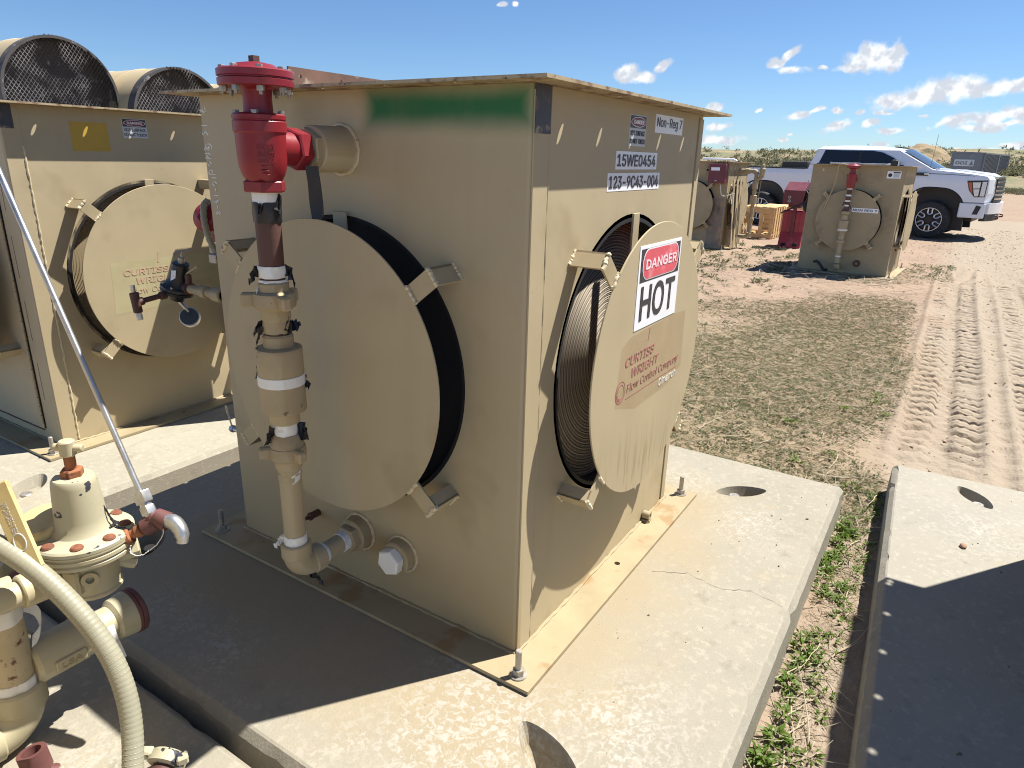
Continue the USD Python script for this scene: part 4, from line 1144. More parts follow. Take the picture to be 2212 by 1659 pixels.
prt(p, 'CURTISS', .365, .60, .80, .832, 'y', o_, M['faded_pink'], True, .2)
prt(p, 'WRIGHT', .42, .64, .755, .787, 'y', o_, M['faded_pink'], True, .2)
prt(p, 'Flow Control Company', .39, .84, .70, .735, 'y', o_, M['faded_pink'], False, .15)
sh(p, sg.Polygon([(.545, .85), (.556, .85), (.566, .905), (.553, .905)]), o_, M['faded_pink'], name='mark')
# hinged door in its shaded wall: leaf, hinge knuckles, slots
obj('side_door', cat([cbox(-.006, .0, .150, 1.12, .055, 1.52, .002)]), M['tan'], LEFT)
for k in range(30):
    z = .085 + k * .048
    obj('hinge_knuckle', rcyl((-.008, .147, z), (-.008, .147, z + .044), .0055, 10, .001), M['tan_worn'], LEFT)
obj('hinge_gap', box(-.0012, .0, .136, .150, .06, 1.52), M['dark'], LEFT)
for z in (.22, .52, .82, 1.12):
    obj('hinge_slot', box(-.0008, .0, .094, .0965, z, z + .19), M['dark'], LEFT)
obj('door_rust', bead((-.006, .15, .052), (-.006, 1.12, .050), .0035, 60, 31), M['rust_plate'], LEFT)

# cabinet hung before its sunny wall, mostly hidden by the foremost heater; it throws the broad shadow over the disc
cb0 = obj('control_cabinet', cbox(.845, 1.19, -.435, -.255, .30, 1.345, .006), mat('grey_cabinet', (.20, .20, .205), .5, var=.05), LEFT)
obj('cabinet_bracket', [cbox(.90, .94, -.256, .0, z, z + .05, .003) for z in (.40, 1.20)] + [cbox(1.10, 1.14, -.256, .0, z, z + .05, .003) for z in (.40, 1.20)], M['tan'], cb0)
obj('cabinet_door_seam', box(.86, 1.175, -.4362, -.4352, .33, .334), M['dark'], cb0)

# ------------------------------------------------------------------ heater on the right slab: stands just outside the frame, its shadow falls into it
RIGHT = heater('tan heater on the right slab whose shadow covers that slab', (0, 0, 0), 0, seed=400, inside=False)
_c = RIGHT.GetPrim(); _a = math.radians(2.25)
_hx, _hy = W + .038, D + .036                       # its corner bolt hole, whose light spot is seen on the slab
_ox, _oy = 1.818 - (_hx * math.cos(_a) - _hy * math.sin(_a)), -1.432 - (_hx * math.sin(_a) + _hy * math.cos(_a))
RIGHT.ClearXformOpOrder(); RIGHT.AddTransformOp().Set(Gf.Matrix4d().SetRotate(Gf.Rotation(Gf.Vec3d(0, 0, 1), 2.25)) * Gf.Matrix4d().SetTranslate(Gf.Vec3d(_ox, _oy, 0)))

# ------------------------------------------------------------------ heater on the near slab, which the piping belongs to: just left of the frame
NEAR = heater('tan heater on the near slab that the cream gas piping runs to', (-2.53, .0, 0), 0, 'tan', 'tan', seed=450, inside=False)

# ------------------------------------------------------------------ heater standing on the dirt in front of the truck
B = heater('dusty tan heater standing on dirt before the white pickup, with NON REG 7 label', (10.11, -.082, GZ + .012), -2.77, 'dusty', 'dusty',
           angles_x=(45, 135, 225, 315), angles_y=(45, 135, 225, 315), seed=300)
p = label_plate(B, sg.box(-.60, .915, -.245, .975), 'x', DO + .0024, M['white'], 'number_label')
t_ = text('NON REG 7', -.585, -.26, .928, .962, True)
obj('lettering', on_xface(t_, -(DO + .0036)), M['ink'], p, smooth=False)
p = label_plate(B, sg.box(-.235, 1.405, -.055, 1.505), 'x', .0005, M['white'], 'warning_decal')
for q in (sg.box(-.155, 1.48, -.065, 1.495), sg.box(-.15, 1.42, -.075, 1.472), sg.Point(-.195, 1.45).buffer(.026)):
    sh(p, q, .0018, M['ink'] if q.area < .0022 else M['sign_grey'], 'x', 'print')
p = label_plate(B, sg.Polygon([(-1.12, 1.48), (-1.09, 1.48), (-1.105, 1.525)]), 'x', .0005, M['sign_grey'], 'triangle_mark')
BX, BY = -.20, .66


def bcol(name, prof, m, parent=None):
    return obj(name, lathe(prof, 22, (BX, BY, 0), (0, 0, 1)), m, parent or B)


vb = bcol('valve_body', [(1.25, .045), (1.27, .055), (1.33, .062), (1.40, .062), (1.42, .07), (1.45, .07), (1.455, .04), (1.52, .036), (1.535, .085), (1.565, .088), (1.585, .05), (1.60, .01)], M['red'])
obj('valve_outlet', cyl((BX, BY, 1.37), (.0, BY, 1.37), .045, 18), M['red'], vb)
rp = bcol('riser_pipe', [(.93, .034), (1.26, .034)], M['brown'])
for z in (1.235, 1.14, 1.06, .995):
    bcol('white_tape', [(z, .037), (z + .022, .037)], M['white_tape'], rp)
obj('tape_end', [place(cbox(-.02, .02, -.004, .004, -.03, .03, .002), (BX - .01, BY + s * .05, z), rx=s * .4) for s, z in ((1, 1.03), (-1, .99), (1, .93))], M['black'], rp)
bcol('hammer_union', [(.88, .05), (.89, .062), (.92, .062), (.93, .05)], M['tan_worn'])
bcol('check_valve', [(.62, .055), (.63, .066), (.79, .066), (.80, .05), (.87, .042)], M['tan_worn'])
bcol('white_tape', [(.645, .069), (.665, .069)], M['white_tape'])
bcol('lower_pipe', [(.16, .036), (.50, .036), (.52, .044), (.56, .044), (.62, .04)], M['tan_worn'])
bcol('hammer_union', [(.46, .05), (.47, .06), (.50, .06), (.51, .05)], M['tan_worn'])
bcol('white_tape', [(.255, .040), (.275, .040)], M['white_tape'])
obj('pipe_elbow', elbow((BX, BY, .09), (0, 0, 1), (1, 0, 0), .06, .042, 16, 8), M['tan_worn'], B)
obj('cross_pipe', cyl((BX + .05, BY, .09), (0, BY, .09), .036, 16), M['tan_worn'], B)
obj('drain_port', ring(.022, .052, .02, 24, (-.018, .42, .16), (1, 0, 0)), M['brown'], B)
obj('thin_tube', tube(spline([(BX + .1, BY + .05, 1.56), (BX + .02, BY + .13, 1.585), (BX + .0, BY + .20, 1.575), (BX + .0, BY + .205, 1.52), (-.13, BY + .28, 1.1), (-.13, BY + .33, .90)], 40), .007, 8), M['tan'], B)
obj('top_tube', tube([(-.06, D - .25, H + .03), (-.06, .25, H + .022), (-.02, .22, H + .03)], .011, 8), M['steel'], B)
obj('dead_hose', tube(spline([(-.12, 1.0, .14), (-.2, .9, .12), (-.22, .84, .06), (-.14, .80, .04)], 20), .022, 8), M['black'], B)

# ------------------------------------------------------------------ weathered heater farther back
C_ = heater('rust-streaked heater behind, with a maroon control box and pipes on its sunny side', (11.63, 2.86, GZ + .012), -1.5, 'dusty', 'dusty', angles_x=(45, 135, 225, 315), angles_y=(45, 135, 225, 315), seed=500)
M['heat_stain'] = mat('burnt_bare_panel', (.20, .165, .13), .55, .3, var=.25, vscale=4, spots=[((.30, .20, .13), 5.0, .5, .65, 5), ((.10, .07, .06), 7.0, .58, .7, 5)])
obj('burnt_panel', box(-.003, -.001, .02, .30, .04, .93), M['heat_stain'], C_)
cb = obj('control_box', cbox(-.16, -.004, .015, .325, 1.20, 1.54, .008), M['maroon_paint'], C_)
obj('box_label', box(-.1625, -.1605, .12, .28, 1.42, 1.475), M['white'], cb)
obj('box_latch', [box(-.164, -.16, .15, .20, 1.235, 1.245), cyl((-.08, .26, 1.2), (-.08, .26, 1.13), .01, 8)], M['sign_grey'], cb)
obj('port_pipe', ring(.022, .036, .05, 20, (-.05, .385, 1.425), (1, 0, 0)), M['tan_worn'], C_)
obj('port_throat', cyl((-.012, .385, 1.425), (-.003, .385, 1.425), .024, 16), M['dark'], C_)
obj('cable', tube(spline([(-.08, .12, 1.2), (-.1, .08, 1.08), (-.06, .05, .98), (-.02, -.04, .99), (-.0, -.15, 1.02)], 24), .008, 8), M['scribble'], C_)
PX_, PY_ = .62, -.33
ml = obj('pipe_column', [cyl((PX_, 0, 1.42), (PX_, PY_ + .05, 1.42), .04, 18), elbow((PX_, PY_, 1.42), (0, 1, 0), (0, 0, -1), .055, .045, 16, 8), cyl((PX_, PY_, 1.37), (PX_, PY_, .30), .036, 18),
                         elbow((PX_, PY_, .22), (0, 0, 1), (0, 1, 0), .06, .042, 16, 8), cyl((PX_, PY_ + .05, .22), (PX_, 0, .22), .036, 18)], M['tan_worn'], C_)
obj('check_valve', [lathe([(0, .045), (.01, .062), (.16, .062), (.17, .045)], 20, (PX_, PY_, .82)), lathe([(0, .05), (.01, .06), (.05, .06), (.06, .05)], 20, (PX_, PY_, .52))], M['tan_worn'], ml)
obj('pipe_coupling', [rcyl((PX_, -.12, 1.42), (PX_, -.2, 1.42), .054, 18), rcyl((PX_, PY_, 1.1), (PX_, PY_, 1.25), .05, 18)], M['tan_worn'], ml)
rv = obj('relief_valve', lathe([(0, .04), (.05, .05), (.12, .05), (.14, .062), (.165, .062), (.175, .04), (.24, .034), (.25, .012), (.31, .010)], 20, (PX_, PY_ - .10, 1.30)), M['tan_worn'], C_)
obj('valve_arm', [cyl((PX_, PY_ - .10, 1.33), (PX_, PY_, 1.25), .03, 14), tube([(PX_, PY_ - .10, 1.30), (PX_, PY_ - .09, 1.0), (PX_, PY_ - .05, .55)], .006, 6)], M['tan_worn'], rv)
obj('roof_tube', tube([(.1, .55, H + .05), (.1, -.02, H + .05), (.12, -.08, H + .02)], .022, 10), M['white'], C_)
obj('leaning_strip', [place(cbox(-.05, .05, -.006, .006, 0, 1.25, .002), (x, y, .02), rx=rr) for x, y, rr in ((.12, -.17, -.07), (.22, -.19, -.06), (.34, -.2, -.05))], M['tan_worn'], C_)

# ------------------------------------------------------------------ maroon control cabinet, red barrier, timber crate, between the heaters and the truck
cab = thing('control_cabinet', 'maroon sloped-lid control cabinet with cables, left of the dirt-standing heater', 'cabinet', (13.1, 1.83, GZ), -3)
sl = trimesh.Trimesh(np.array([(-.18, -.10, .83), (.22, -.10, .83), (.22, .28, .83), (-.18, .28, .83), (-.18, -.10, 1.10), (.22, -.10, 1.16), (.22, .28, 1.16), (-.18, .28, 1.10), (.10, -.1, 1.25), (.10, .28, 1.25), (.22, -.1, 1.25), (.22, .28, 1.25)]), process=False).convex_hull
obj('cabinet_body', sl, M['maroon_paint'], cab, smooth=15)
obj('cable_gland', [ring(.016, .026, .012, 16, (-.192, .16, z), (1, 0, 0)) for z in (.97, .90)], M['sign_grey'], cab)
obj('cabinet_post', [cbox(.0, .06, .05, .11, 0, .84, .004), cbox(-.05, .2, -.02, .2, .77, .83, .004)], M['maroon_paint'], cab)
obj('cable', [tube(spline([(-.1, -.12, .95), (-.2, -.1, .86), (-.25, .05, .78), (-.2, .22, .70), (-.1, .3, .66)], 24), .016, 8), tube(spline([(-.1, -.1, 1.1), (-.16, -.16, 1.0), (-.18, -.12, .84), (-.14, -.16, .72)], 20), .012, 8)], M['car_black'], cab)
obj('terminal_box', cbox(-.1, .15, -.22, -.1, .72, 1.12, .008), M['car_black'], cab)
bar = thing('plastic_barrier', 'faded red plastic barrier standing behind the dirt-standing heater', 'barrier', (13.35, 1.92, GZ), 2)
bp = m3.CrossSection([[(-.34, 0), (.34, 0), (.30, .12), (.20, .30), (.19, .69), (.15, .71), (-.15, .71), (-.19, .69), (-.20, .30), (-.30, .12)]])
obj('barrier_shell', place(tm(m3.Manifold.extrude(bp, .42)), (0, .21, 0), rx=PI / 2), M['red_faded'], bar, smooth=20)
obj('barrier_rib', [cbox(-.208, -.192, -.15 + k * .13, -.12 + k * .13, .3, .66, .003) for k in range(3)], M['red_faded'], bar)
obj('fork_slot', [box(-.345, -.30, -.15, -.07, .03, .09), box(-.345, -.30, .07, .15, .03, .09)], M['dark'], bar)


def plank(x0, x1, y0, y1, z0, z1, parent, nm='board'):
    j = RNG.normal(0, .004, 6)
    obj(nm, cbox(x0 + j[0], x1 + j[1], y0 + j[2], y1 + j[3], z0, z1, .002), M['wood'], parent)


cr = thing('timber_crate', 'open timber crate of pale slats beside the rust-streaked heater', 'crate', (14.27, 2.53, GZ), -2)
for y in (.0, .215, .43, .645):
    plank(-.012, .008, y, y + .085, .03, .62, cr)
plank(-.02, .0, 0, .73, .56, .66, cr); plank(-.02, .0, 0, .73, .03, .11, cr)
for x in (.08, .28, .48, .68, .86):
    plank(x, x + .10, -.012, .006, .03, .66, cr); plank(x, x + .10, .724, .742, .03, .66, cr)
for y in (.02, .16, .31, .46, .60):
    plank(0, .98, y, y + .10, .665, .683, cr)
for y in (.02, .30, .60):
    plank(0, .98, y, y + .10, .06, .078, cr); plank(0, .98, y, y + .09, 0, .055, cr, 'skid')
plank(.96, .98, 0, .73, .56, .66, cr); plank(.96, .98, 0, .73, .03, .11, cr)
pl = thing('pallet', 'flat timber pallet lying behind the slatted crate', 'pallet', (15.5, 2.0, GZ + .0), 4)
for y in (0, .5, 1.0):
    plank(0, 1.1, y, y + .09, 0, .09, pl, 'skid')
for k in range(7):
    plank(.02 + k * .155, .13 + k * .155, 0, 1.1, .092, .112, pl)
st = thing('board_stack', 'stack of pale boards between the crate and the truck', 'board stack', (15.6, 1.75, GZ), 2)
for k in range(6):
    plank(0, .9, .02 * (k % 3), 1.35 + .03 * (k % 2), .02 + k * .105, .12 + k * .105, st)

# ------------------------------------------------------------------ ducts with mesh ends, behind the left heater
def duct(name, label, cx, cz, r, y, L, seed):
    root = thing(name, label, 'duct', (cx, y, SLAB_TOP - .02), 0, 'cylindrical ducts with mesh ends')
    g = np.random.default_rng(seed)
    zc = cz - SLAB_TOP + .02
    obj('duct_shell', lathe([(0, r), (L, r), (L, r - .004), (0, r - .004), (0, r)], 96, (0, 0, zc), (0, 1, 0), close=False), M['tan'], root)
    obj('end_band', lathe([(-.012, r + .004), (-.012, r - .02), (.0, r - .02), (.10, r + .0035), (-.012, r + .004)], 96, (0, 0, zc), (0, 1, 0), close=False), M['soot'], root)
    obj('shell_seam', [lathe([(yy, r + .001), (yy + .004, r + .006), (yy + .012, r + .006), (yy + .016, r + .001)], 96, (0, 0, zc), (0, 1, 0), close=False) for yy in (.5, 1.1)], M['tan'], root)
    obj('inner_lining', lathe([(.004, r - .005), (.20, r - .005)], 64, (0, 0, zc), (0, 1, 0), close=False), M['soot'], root)
    obj('inner_bulkhead', lathe([(.16, .001), (.16, r - .006)], 64, (0, 0, zc), (0, 1, 0), close=False), M['soot'], root)
    # expanded metal: wavy strands with diamond openings
    st = []
    pitch, step = .0235, .017
    rows = int(2 * r / pitch) + 2
    for i in range(-rows // 2, rows // 2 + 1):
        z0 = i * pitch
        xs = np.arange(-r, r + step, step)
        ph = (i % 2)
        zz = z0 + np.where((np.arange(len(xs)) + ph) % 2 == 0, pitch * .5, -pitch * .5) * .98
        bulge = .03 * (1 - (xs ** 2 + z0 ** 2) / r ** 2)
        sag = .05 * (meshkit.noise(np.stack([xs * 3, zz * 3, 0 * xs + seed], -1), seed) - .5)
        P = np.stack([xs, -.002 - bulge + sag, zc + zz], -1)
        ok = xs ** 2 + (zz) ** 2 < (r - .006) ** 2
        k = np.where(ok)[0]
        if len(k) > 2:
            st.append(tube(P[k[0]:k[-1] + 1], .0034, 4))
    o = obj('expanded_mesh', st, M['mesh_wire'], root, smooth=False); tag(o, kind='stuff')
    for yy in (.35, L - .4):
        cr_ = m3.Manifold.cube((2 * r * .86, .08, zc - r * .35)).translate((-r * .86, yy, 0)) - m3.Manifold.cylinder(.3, r + .002, r + .002, 64).rotate((90, 0, 0)).translate((0, yy + .2, zc))
        cr_ = cr_ - m3.Manifold.cube((2 * r * .6, .3, zc - r - .16)).translate((-r * .6, yy - .1, .06))
        obj('saddle_stand', tm(cr_), M['tan_worn'], root)
    return root


duct('mesh_ended_duct', 'large sooty mesh-ended duct above the left heater, nearest the picture edge', 1.96, 1.825, .497, 6.2, 2.2, 3)
duct('mesh_ended_duct', 'smaller-looking mesh-ended duct, half hidden by the top of the foremost heater', 2.93, 1.652, .508, 5.92, 2.2, 5)
duct('mesh_ended_duct', 'farthest mesh-ended duct, only a sliver showing left of the red valve', 3.94, 1.62, .50, 6.3, 2.2, 8)

# ------------------------------------------------------------------ gas piping in the lower left corner
def pxd(px, py, d):
    """where a pixel of the photograph lies at depth d - used once to survey this piping"""
    return CAM + (fw + (px - 1106) / 1464.94 * rt - (py - 829.5) / 1464.94 * up) * d


TR = thing('gas_piping', 'cream painted gas piping with a cone-topped regulator, at the lower left', 'gas piping', (-.945, .85, SLAB_TOP))
T0 = np.array([-.945, .85, SLAB_TOP])
tx, ty = 0.0, 0.0
vz = .205
vp = obj('vertical_pipe', [cyl((tx, ty, .128), (tx, ty, .40), .0445, 28)], M['rust_pipe'], TR)
obj('pipe_elbow', [elbow((tx, ty, .058), (0, 0, 1), (-1, 0, 0), .066, .052, 28, 12), rcyl((tx, ty, .108), (tx, ty, .172), .0585, 32, .005), rcyl((tx - .06, ty, .058), (tx - .115, ty, .058), .0575, 32, .005)], M['pale_tan'], TR)
obj('rusty_pipe_end', cyl((tx - .10, ty, .058), (tx - .42, ty, .058), .0445, 24), M['rust'], TR)
obj('torn_tape', lathe([(.165, .046), (.169, .0475), (.190, .0472), (.196, .0462)], 40, (tx, ty, 0), rfun=lambda z, r, th: r + .0016 * np.sin(5 * th) + .001 * np.sin(11 * th + 1)), M['white_tape'], TR)
obj('torn_tape', lathe([(.355, .0462), (.36, .0475), (.39, .0472), (.396, .0462)], 40, (tx, ty, 0), rfun=lambda z, r, th: r + .0016 * np.sin(4 * th + 1) + .001 * np.sin(9 * th)), M['white_tape'], TR)
# branch along +x
obj('pipe_coupling', [lathe([(.035, .050), (.045, .058), (.145, .058), (.150, .052)], 12, (tx, ty, vz), (1, 0, 0), phase=.2)], M['pale_tan'], TR)
obj('coupling_rim', [lathe([(.143, .053), (.146, .0575), (.152, .0575), (.155, .053), (.158, .055), (.163, .055), (.166, .046)], 36, (tx, ty, vz), (1, 0, 0))], M['pale_tan'], TR)
# raised lettering pad on the coupling, facing the camera
pad_n = np.array([0, -.86, -.12]); pad_n /= np.linalg.norm(pad_n)
pu, pv = np.array([1.0, 0, 0]), np.cross(np.array([1.0, 0, 0]), -pad_n) * -1
pv = np.cross(pad_n, pu)
pc = np.array([tx + .105, ty, vz]) + pad_n * .054


def on_pad(m, c, lift=0.0):
    v = m.vertices
    return trimesh.Trimesh(c + v[:, :1] * pu + v[:, 1:2] * pv + (v[:, 2:] + lift) * pad_n, m.faces, process=False)


pad = obj('cast_pad', on_pad(cbox(-.036, .036, -.016, .016, 0, .008, .002), pc), M['pale_tan'], TR)
obj('cast_lettering', on_pad(text('LSA', -.024, .024, -.0085, .0085, True), pc, .0085), M['tan_worn'], pad, smooth=False)
obj('cross_pipe', cyl((tx + .15, ty, vz), (tx + .255, ty, vz), .0445, 32), M['pale_tan'], TR)
cp2 = obj('end_cap', lathe([(.232, .046), (.240, .056), (.268, .060), (.282, .0615)], 40, (tx, ty, vz), (1, 0, 0)), M['pale_tan'], TR)
obj('brown_end_ring', lathe([(.280, .058), (.282, .0635), (.288, .0645), (.291, .062), (.293, .0645), (.302, .0645), (.306, .060)], 40, (tx, ty, vz), (1, 0, 0)), M['maroon'], cp2)
obj('loose_tape', [ribbon(spline([(tx + .207, ty - .044, vz + .020), (tx + .21, ty - .052, vz - .01), (tx + .222, ty - .046, vz - .05), (tx + .228, ty - .058, vz - .085)], 10), np.linspace(.026, .006, 10), (1, 0, .1), .001),
                   ribbon([(tx + .19, ty - .034, vz - .040), (tx + .20, ty - .030, vz - .064), (tx + .204, ty - .026, vz - .082)], .028, (1, 0, .1), .001)], M['white_tape'], TR)
obj('loose_tape', ribbon(spline([(tx + .045, ty - .02, vz + .07), (tx + .075, ty - .01, vz + .11), (tx + .07, ty, vz + .14), (tx + .04, ty + .0, vz + .16)], 10), [.03, .034, .03, .026, .04, .035, .03, .03, .026, .02], (.3, .2, .9), .001), M['white_tape'], TR)
obj('eye_bolt', ring(.010, .018, .012, 20, (tx + .052, ty + .05, vz + .045), (.3, -1, .3)), M['steel'], TR)

# regulator: cone on a bolted flange, standing on a vertical axis
rx_, ry_ = -.7655 - T0[0], .771 - T0[1]
RZB = -T0[2]                                  # heights below are measured from the plate level


def rl(prof, n=40):
    return lathe([(z + RZB, r) for z, r in prof], n, (rx_, ry_, 0))


cone = obj('regulator_bonnet', rl([(.508, .1065), (.511, .1085), (.519, .1085), (.523, .104), (.526, .080), (.532, .066), (.545, .058), (.565, .0545), (.60, .0525), (.650, .0485), (.663, .0465), (.669, .042), (.671, .020)], 56), M['chipped'], TR)
obj('adjusting_nut', lathe([(.666 + RZB, .020), (.668 + RZB, .0245), (.686 + RZB, .0245), (.689 + RZB, .021)], 6, (rx_, ry_, 0), phase=.35), M['rust'], cone)
obj('adjusting_stem', cyl((rx_, ry_, .68 + RZB), (rx_, ry_, .735 + RZB), .0125, 18), M['rust'], cone)
xs_ = obj('stem_head', rcyl((rx_, ry_, .722 + RZB), (rx_, ry_, .760 + RZB), .0175, 22, .003), M['pale_tan'], cone)
hb = np.array([.62, -.78, 0]); hb /= np.linalg.norm(hb)
obj('tommy_bar', rcyl(np.array([rx_, ry_, .744 + RZB]) - hb * .030, np.array([rx_, ry_, .744 + RZB]) + hb * .034 + [0, 0, -.004], .0088, 18, .002), M['pale_tan'], xs_)
flg = obj('regulator_flange', rl([(.470, .100), (.473, .1065), (.481, .1075), (.484, .104), (.487, .104), (.489, .1085), (.497, .1085), (.499, .1045), (.502, .1045), (.505, .1085), (.5085, .1085)], 56), M['pale_tan'], TR)
for k in range(8):
    a = k * PI / 4 + .18
    x, y = rx_ + .088 * math.cos(a), ry_ + .088 * math.sin(a)
    obj('flange_bolt', lathe([(.521 + RZB, .0135), (.526 + RZB, .0145), (.530 + RZB, .012), (.532 + RZB, .006)], 16, (x, y, 0)), M['rust_dark'], flg)
body_ = obj('regulator_body', [rl([(.362, .060), (.366, .064), (.372, .064), (.376, .061), (.45, .063), (.474, .075)]), place(cbox(-.075, .075, -.02, .02, -.035, .035, .006), (rx_, ry_, .42 + RZB), rz=.5)], M['pale_tan'], TR)
bn_ = np.array([-.46, -.88, .0])
bc_ = np.array([rx_, ry_, .425 + RZB]) + bn_ * .062
obj('port_boss', ring(.0095, .019, .014, 24, bc_ + bn_ * -.004, bn_), M['pale_tan'], body_)
obj('port_hole', lathe([(0, .0098), (.001, .0098)], 18, bc_ + bn_ * -.002, bn_), M['dark'], body_)
obj('side_port', [rcyl((rx_ + .05, ry_ - .02, .44 + RZB), (rx_ + .10, ry_ - .045, .445 + RZB), .024, 6, .003), cyl((rx_ + .04, ry_ - .015, .43 + RZB), (rx_ + .09, ry_ - .03, .40 + RZB), .018, 10)], M['pale_tan'], body_)
# tag chain
g_ = np.random.default_rng(5)
ch = spline([(rx_ + .036, ry_ - .032, .59 + RZB), (rx_ + .041, ry_ - .042, .57 + RZB), (rx_ + .045, ry_ - .052, .545 + RZB), (rx_ + .05, ry_ - .062, .528 + RZB)], 12)
obj('tag_chain', [tube(ch, .0018 + .0012 * (np.arange(12) % 2), 6), place(cbox(-.003, .003, -.018, .018, -.001, .001, .0004), ch[-1], rz=.6), place(cbox(-.003, .003, -.012, .012, -.001, .001, .0004), ch[-3], rz=1.9)], M['ink'], cone)
# feed from the left into the regulator, levers of the ball valve
obj('feed_pipe', [cyl((rx_ - .05, ry_ + .01, .425 + RZB), (rx_ - .34, ry_ + .02, .43 + RZB), .030, 22), rcyl((rx_ - .085, ry_ + .012, .426 + RZB), (rx_ - .15, ry_ + .014, .427 + RZB), .040, 22)], M['pale_tan'], TR)
lv = pxd(105, 1128, 1.62) - T0
obj('round_cover', [lathe([(0, .050), (.006, .056), (.022, .057), (.030, .052), (.034, .03), (.036, .005)], 36, lv + [0, .02, -.02], (-.25, -.1, .96))], M['yellow_lever'], TR)
l0, l1 = pxd(-8, 1045, 1.50) - T0, pxd(62, 1205, 1.50) - T0
ax = l1 - l0; L_ = np.linalg.norm(ax); ax /= L_
nrm = -(fw - ax * (fw @ ax)); nrm /= np.linalg.norm(nrm); wd = np.cross(ax, nrm)
lever = cbox(-.005, .005, -.0265, .0265, 0, L_ + .03, .004)
Mx = np.eye(4); Mx[:3, 0], Mx[:3, 1], Mx[:3, 2], Mx[:3, 3] = nrm, wd, ax, l0
lvr = obj('valve_lever', T4(lever, Mx), M['yellow_lever'], TR)
eo = tube([(.0054, .013 * math.cos(t), .14 + .020 * math.sin(t)) for t in np.linspace(0, 2 * PI, 24)], .0014, 6)
tx_ = text('WORCESTER', 0, .075, 0, .012)
tv = tx_.vertices; tx_ = trimesh.Trimesh(np.stack([.005 + tv[:, 2] * .6, .006 - tv[:, 1], .045 + tv[:, 0]], 1), tx_.faces[:, ::-1], process=False)
obj('lever_emblem', [T4(eo, Mx)], M['sign_grey'], lvr)
obj('lever_lettering', T4(tx_, Mx), M['sign_grey'], lvr, smooth=False)
# union and black fittings below the lever
uc = pxd(50, 1265, 1.60) - T0
obj('rusty_union', [ring(.012, .027, .045, 22, uc + [0, .03, 0], (.35, -.9, .1))], M['maroon'], TR)
obj('union_plug', rcyl(uc, uc + np.array([.35, -.9, .1]) * .012, .0115, 18), M['pale_tan'], TR)
obj('valve_barrel', [lathe([(0, .05), (.02, .062), (.10, .062), (.12, .048)], 24, pxd(0, 1275, 1.64) - T0 + [-.02, .02, -.05], (0, 0, 1)), rcyl(uc + [-.12, .02, 0], uc + [-.02, .0, 0], .036, 20)], M['pale_tan'], TR)

# tubing: long steel tube into a rusty street tee with a galvanised elbow, screwed into the regulator
tb0 = pxd(312, 1083, 1.66) - T0
tb1 = pxd(-40, 285, 1.66) - T0
tbs = obj('steel_tube', tube([tb0, tb0 + (tb1 - tb0) * .5, tb1], .0072, 18), M['steel'], TR)
dv = (tb1 - tb0) / np.linalg.norm(tb1 - tb0)
obj('tube_nut', [hexn(tb0 - dv * .004, tb0 + dv * .026, .0215, .2), hexn(tb0 - dv * .034, tb0 - dv * .012, .0185), cyl(tb0 - dv * .05, tb0 + dv * .0, .0135, 18)], M['steel'], tbs)
tc2 = pxd(338, 1125, 1.66) - T0
rbase = np.array([rx_, ry_, .497 + RZB])
inl = pxd(285, 1155, 1.655) - T0
d_ = (inl - tc2) / np.linalg.norm(inl - tc2)
obj('rusty_tee', [tube([tb0 - dv * .040, tc2, tc2 + d_ * .012], .0215, 20), tube([tc2 + [.0, 0, .012], pxd(365, 1128, 1.655) - T0], [.021, .0235], 20), rcyl(tc2, tc2 + d_ * .034, .0225, 20)], M['maroon'], TR)
obj('rusty_nipple', [cyl(tc2, inl - (tc2 - inl) * .3, .0125, 16), rcyl(inl + (tc2 - inl) * .18, inl + (tc2 - inl) * .42, .0165, 16), rcyl(inl - (tc2 - inl) * .35, inl, .0205, 8)], M['rust'], TR)
ge = [pxd(358, 1126, 1.652) - T0, pxd(378, 1130, 1.645) - T0, pxd(392, 1150, 1.64) - T0, pxd(394, 1172, 1.64) - T0]
obj('street_elbow', [tube(spline(ge, 10), [.016, .0175, .0185, .0185, .018, .0175, .0165, .0165, .0135, .0130], 20)], M['steel'], TR)
obj('sealing_thread', tube(spline([pxd(283, 1178, 1.64) - T0, pxd(286, 1196, 1.64) - T0, pxd(300, 1200, 1.64) - T0, pxd(322, 1190, 1.64) - T0, pxd(345, 1168, 1.64) - T0, pxd(352, 1140, 1.64) - T0], 40) + g_.normal(0, .0008, (40, 3)), .0011, 6), M['white_tape'], TR)

# ribbed flexible conduit in front
hp = [pxd(-70, 1145, 1.50), pxd(0, 1181, 1.50), pxd(52, 1214, 1.50), pxd(112, 1263, 1.505), pxd(170, 1322, 1.51), pxd(218, 1383, 1.515), pxd(255, 1450, 1.52), pxd(276, 1515, 1.52), pxd(286, 1585, 1.515), pxd(287, 1660, 1.50), pxd(284, 1730, 1.48)]
hs = spline(hp, 420)
HO = thing('flexible_conduit', 'cream ribbed flexible conduit bending down in front of the piping', 'conduit', hs[0] * 1.0)
th_ = np.arange(420)
ph_ = np.r_[0, np.cumsum(np.linalg.norm(np.diff(hs, axis=0), axis=1))] / .0115
obj('conduit_skin', tube(hs - hs[0], .0222 + .00022 * np.cos(ph_ * 2 * PI) , 20), M['cream_hose'], HO)
rid = []
for k in range(4, int(ph_[-1]) - 1, 1):
    i = int(np.searchsorted(ph_, k)); a = hs[min(i + 1, 419)] - hs[i - 1]; a /= np.linalg.norm(a)
    u_, v_, _ = frame(a + np.array([.10, .1, .12]))
    rid.append(tube([hs[i] - hs[0] + (u_ * math.cos(t) + v_ * math.sin(t)) * .0221 for t in np.linspace(0, 2 * PI, 17)], .0007, 4, False))
tag(obj('conduit_rib', rid, M['cream_hose_rib'], HO), kind='stuff')

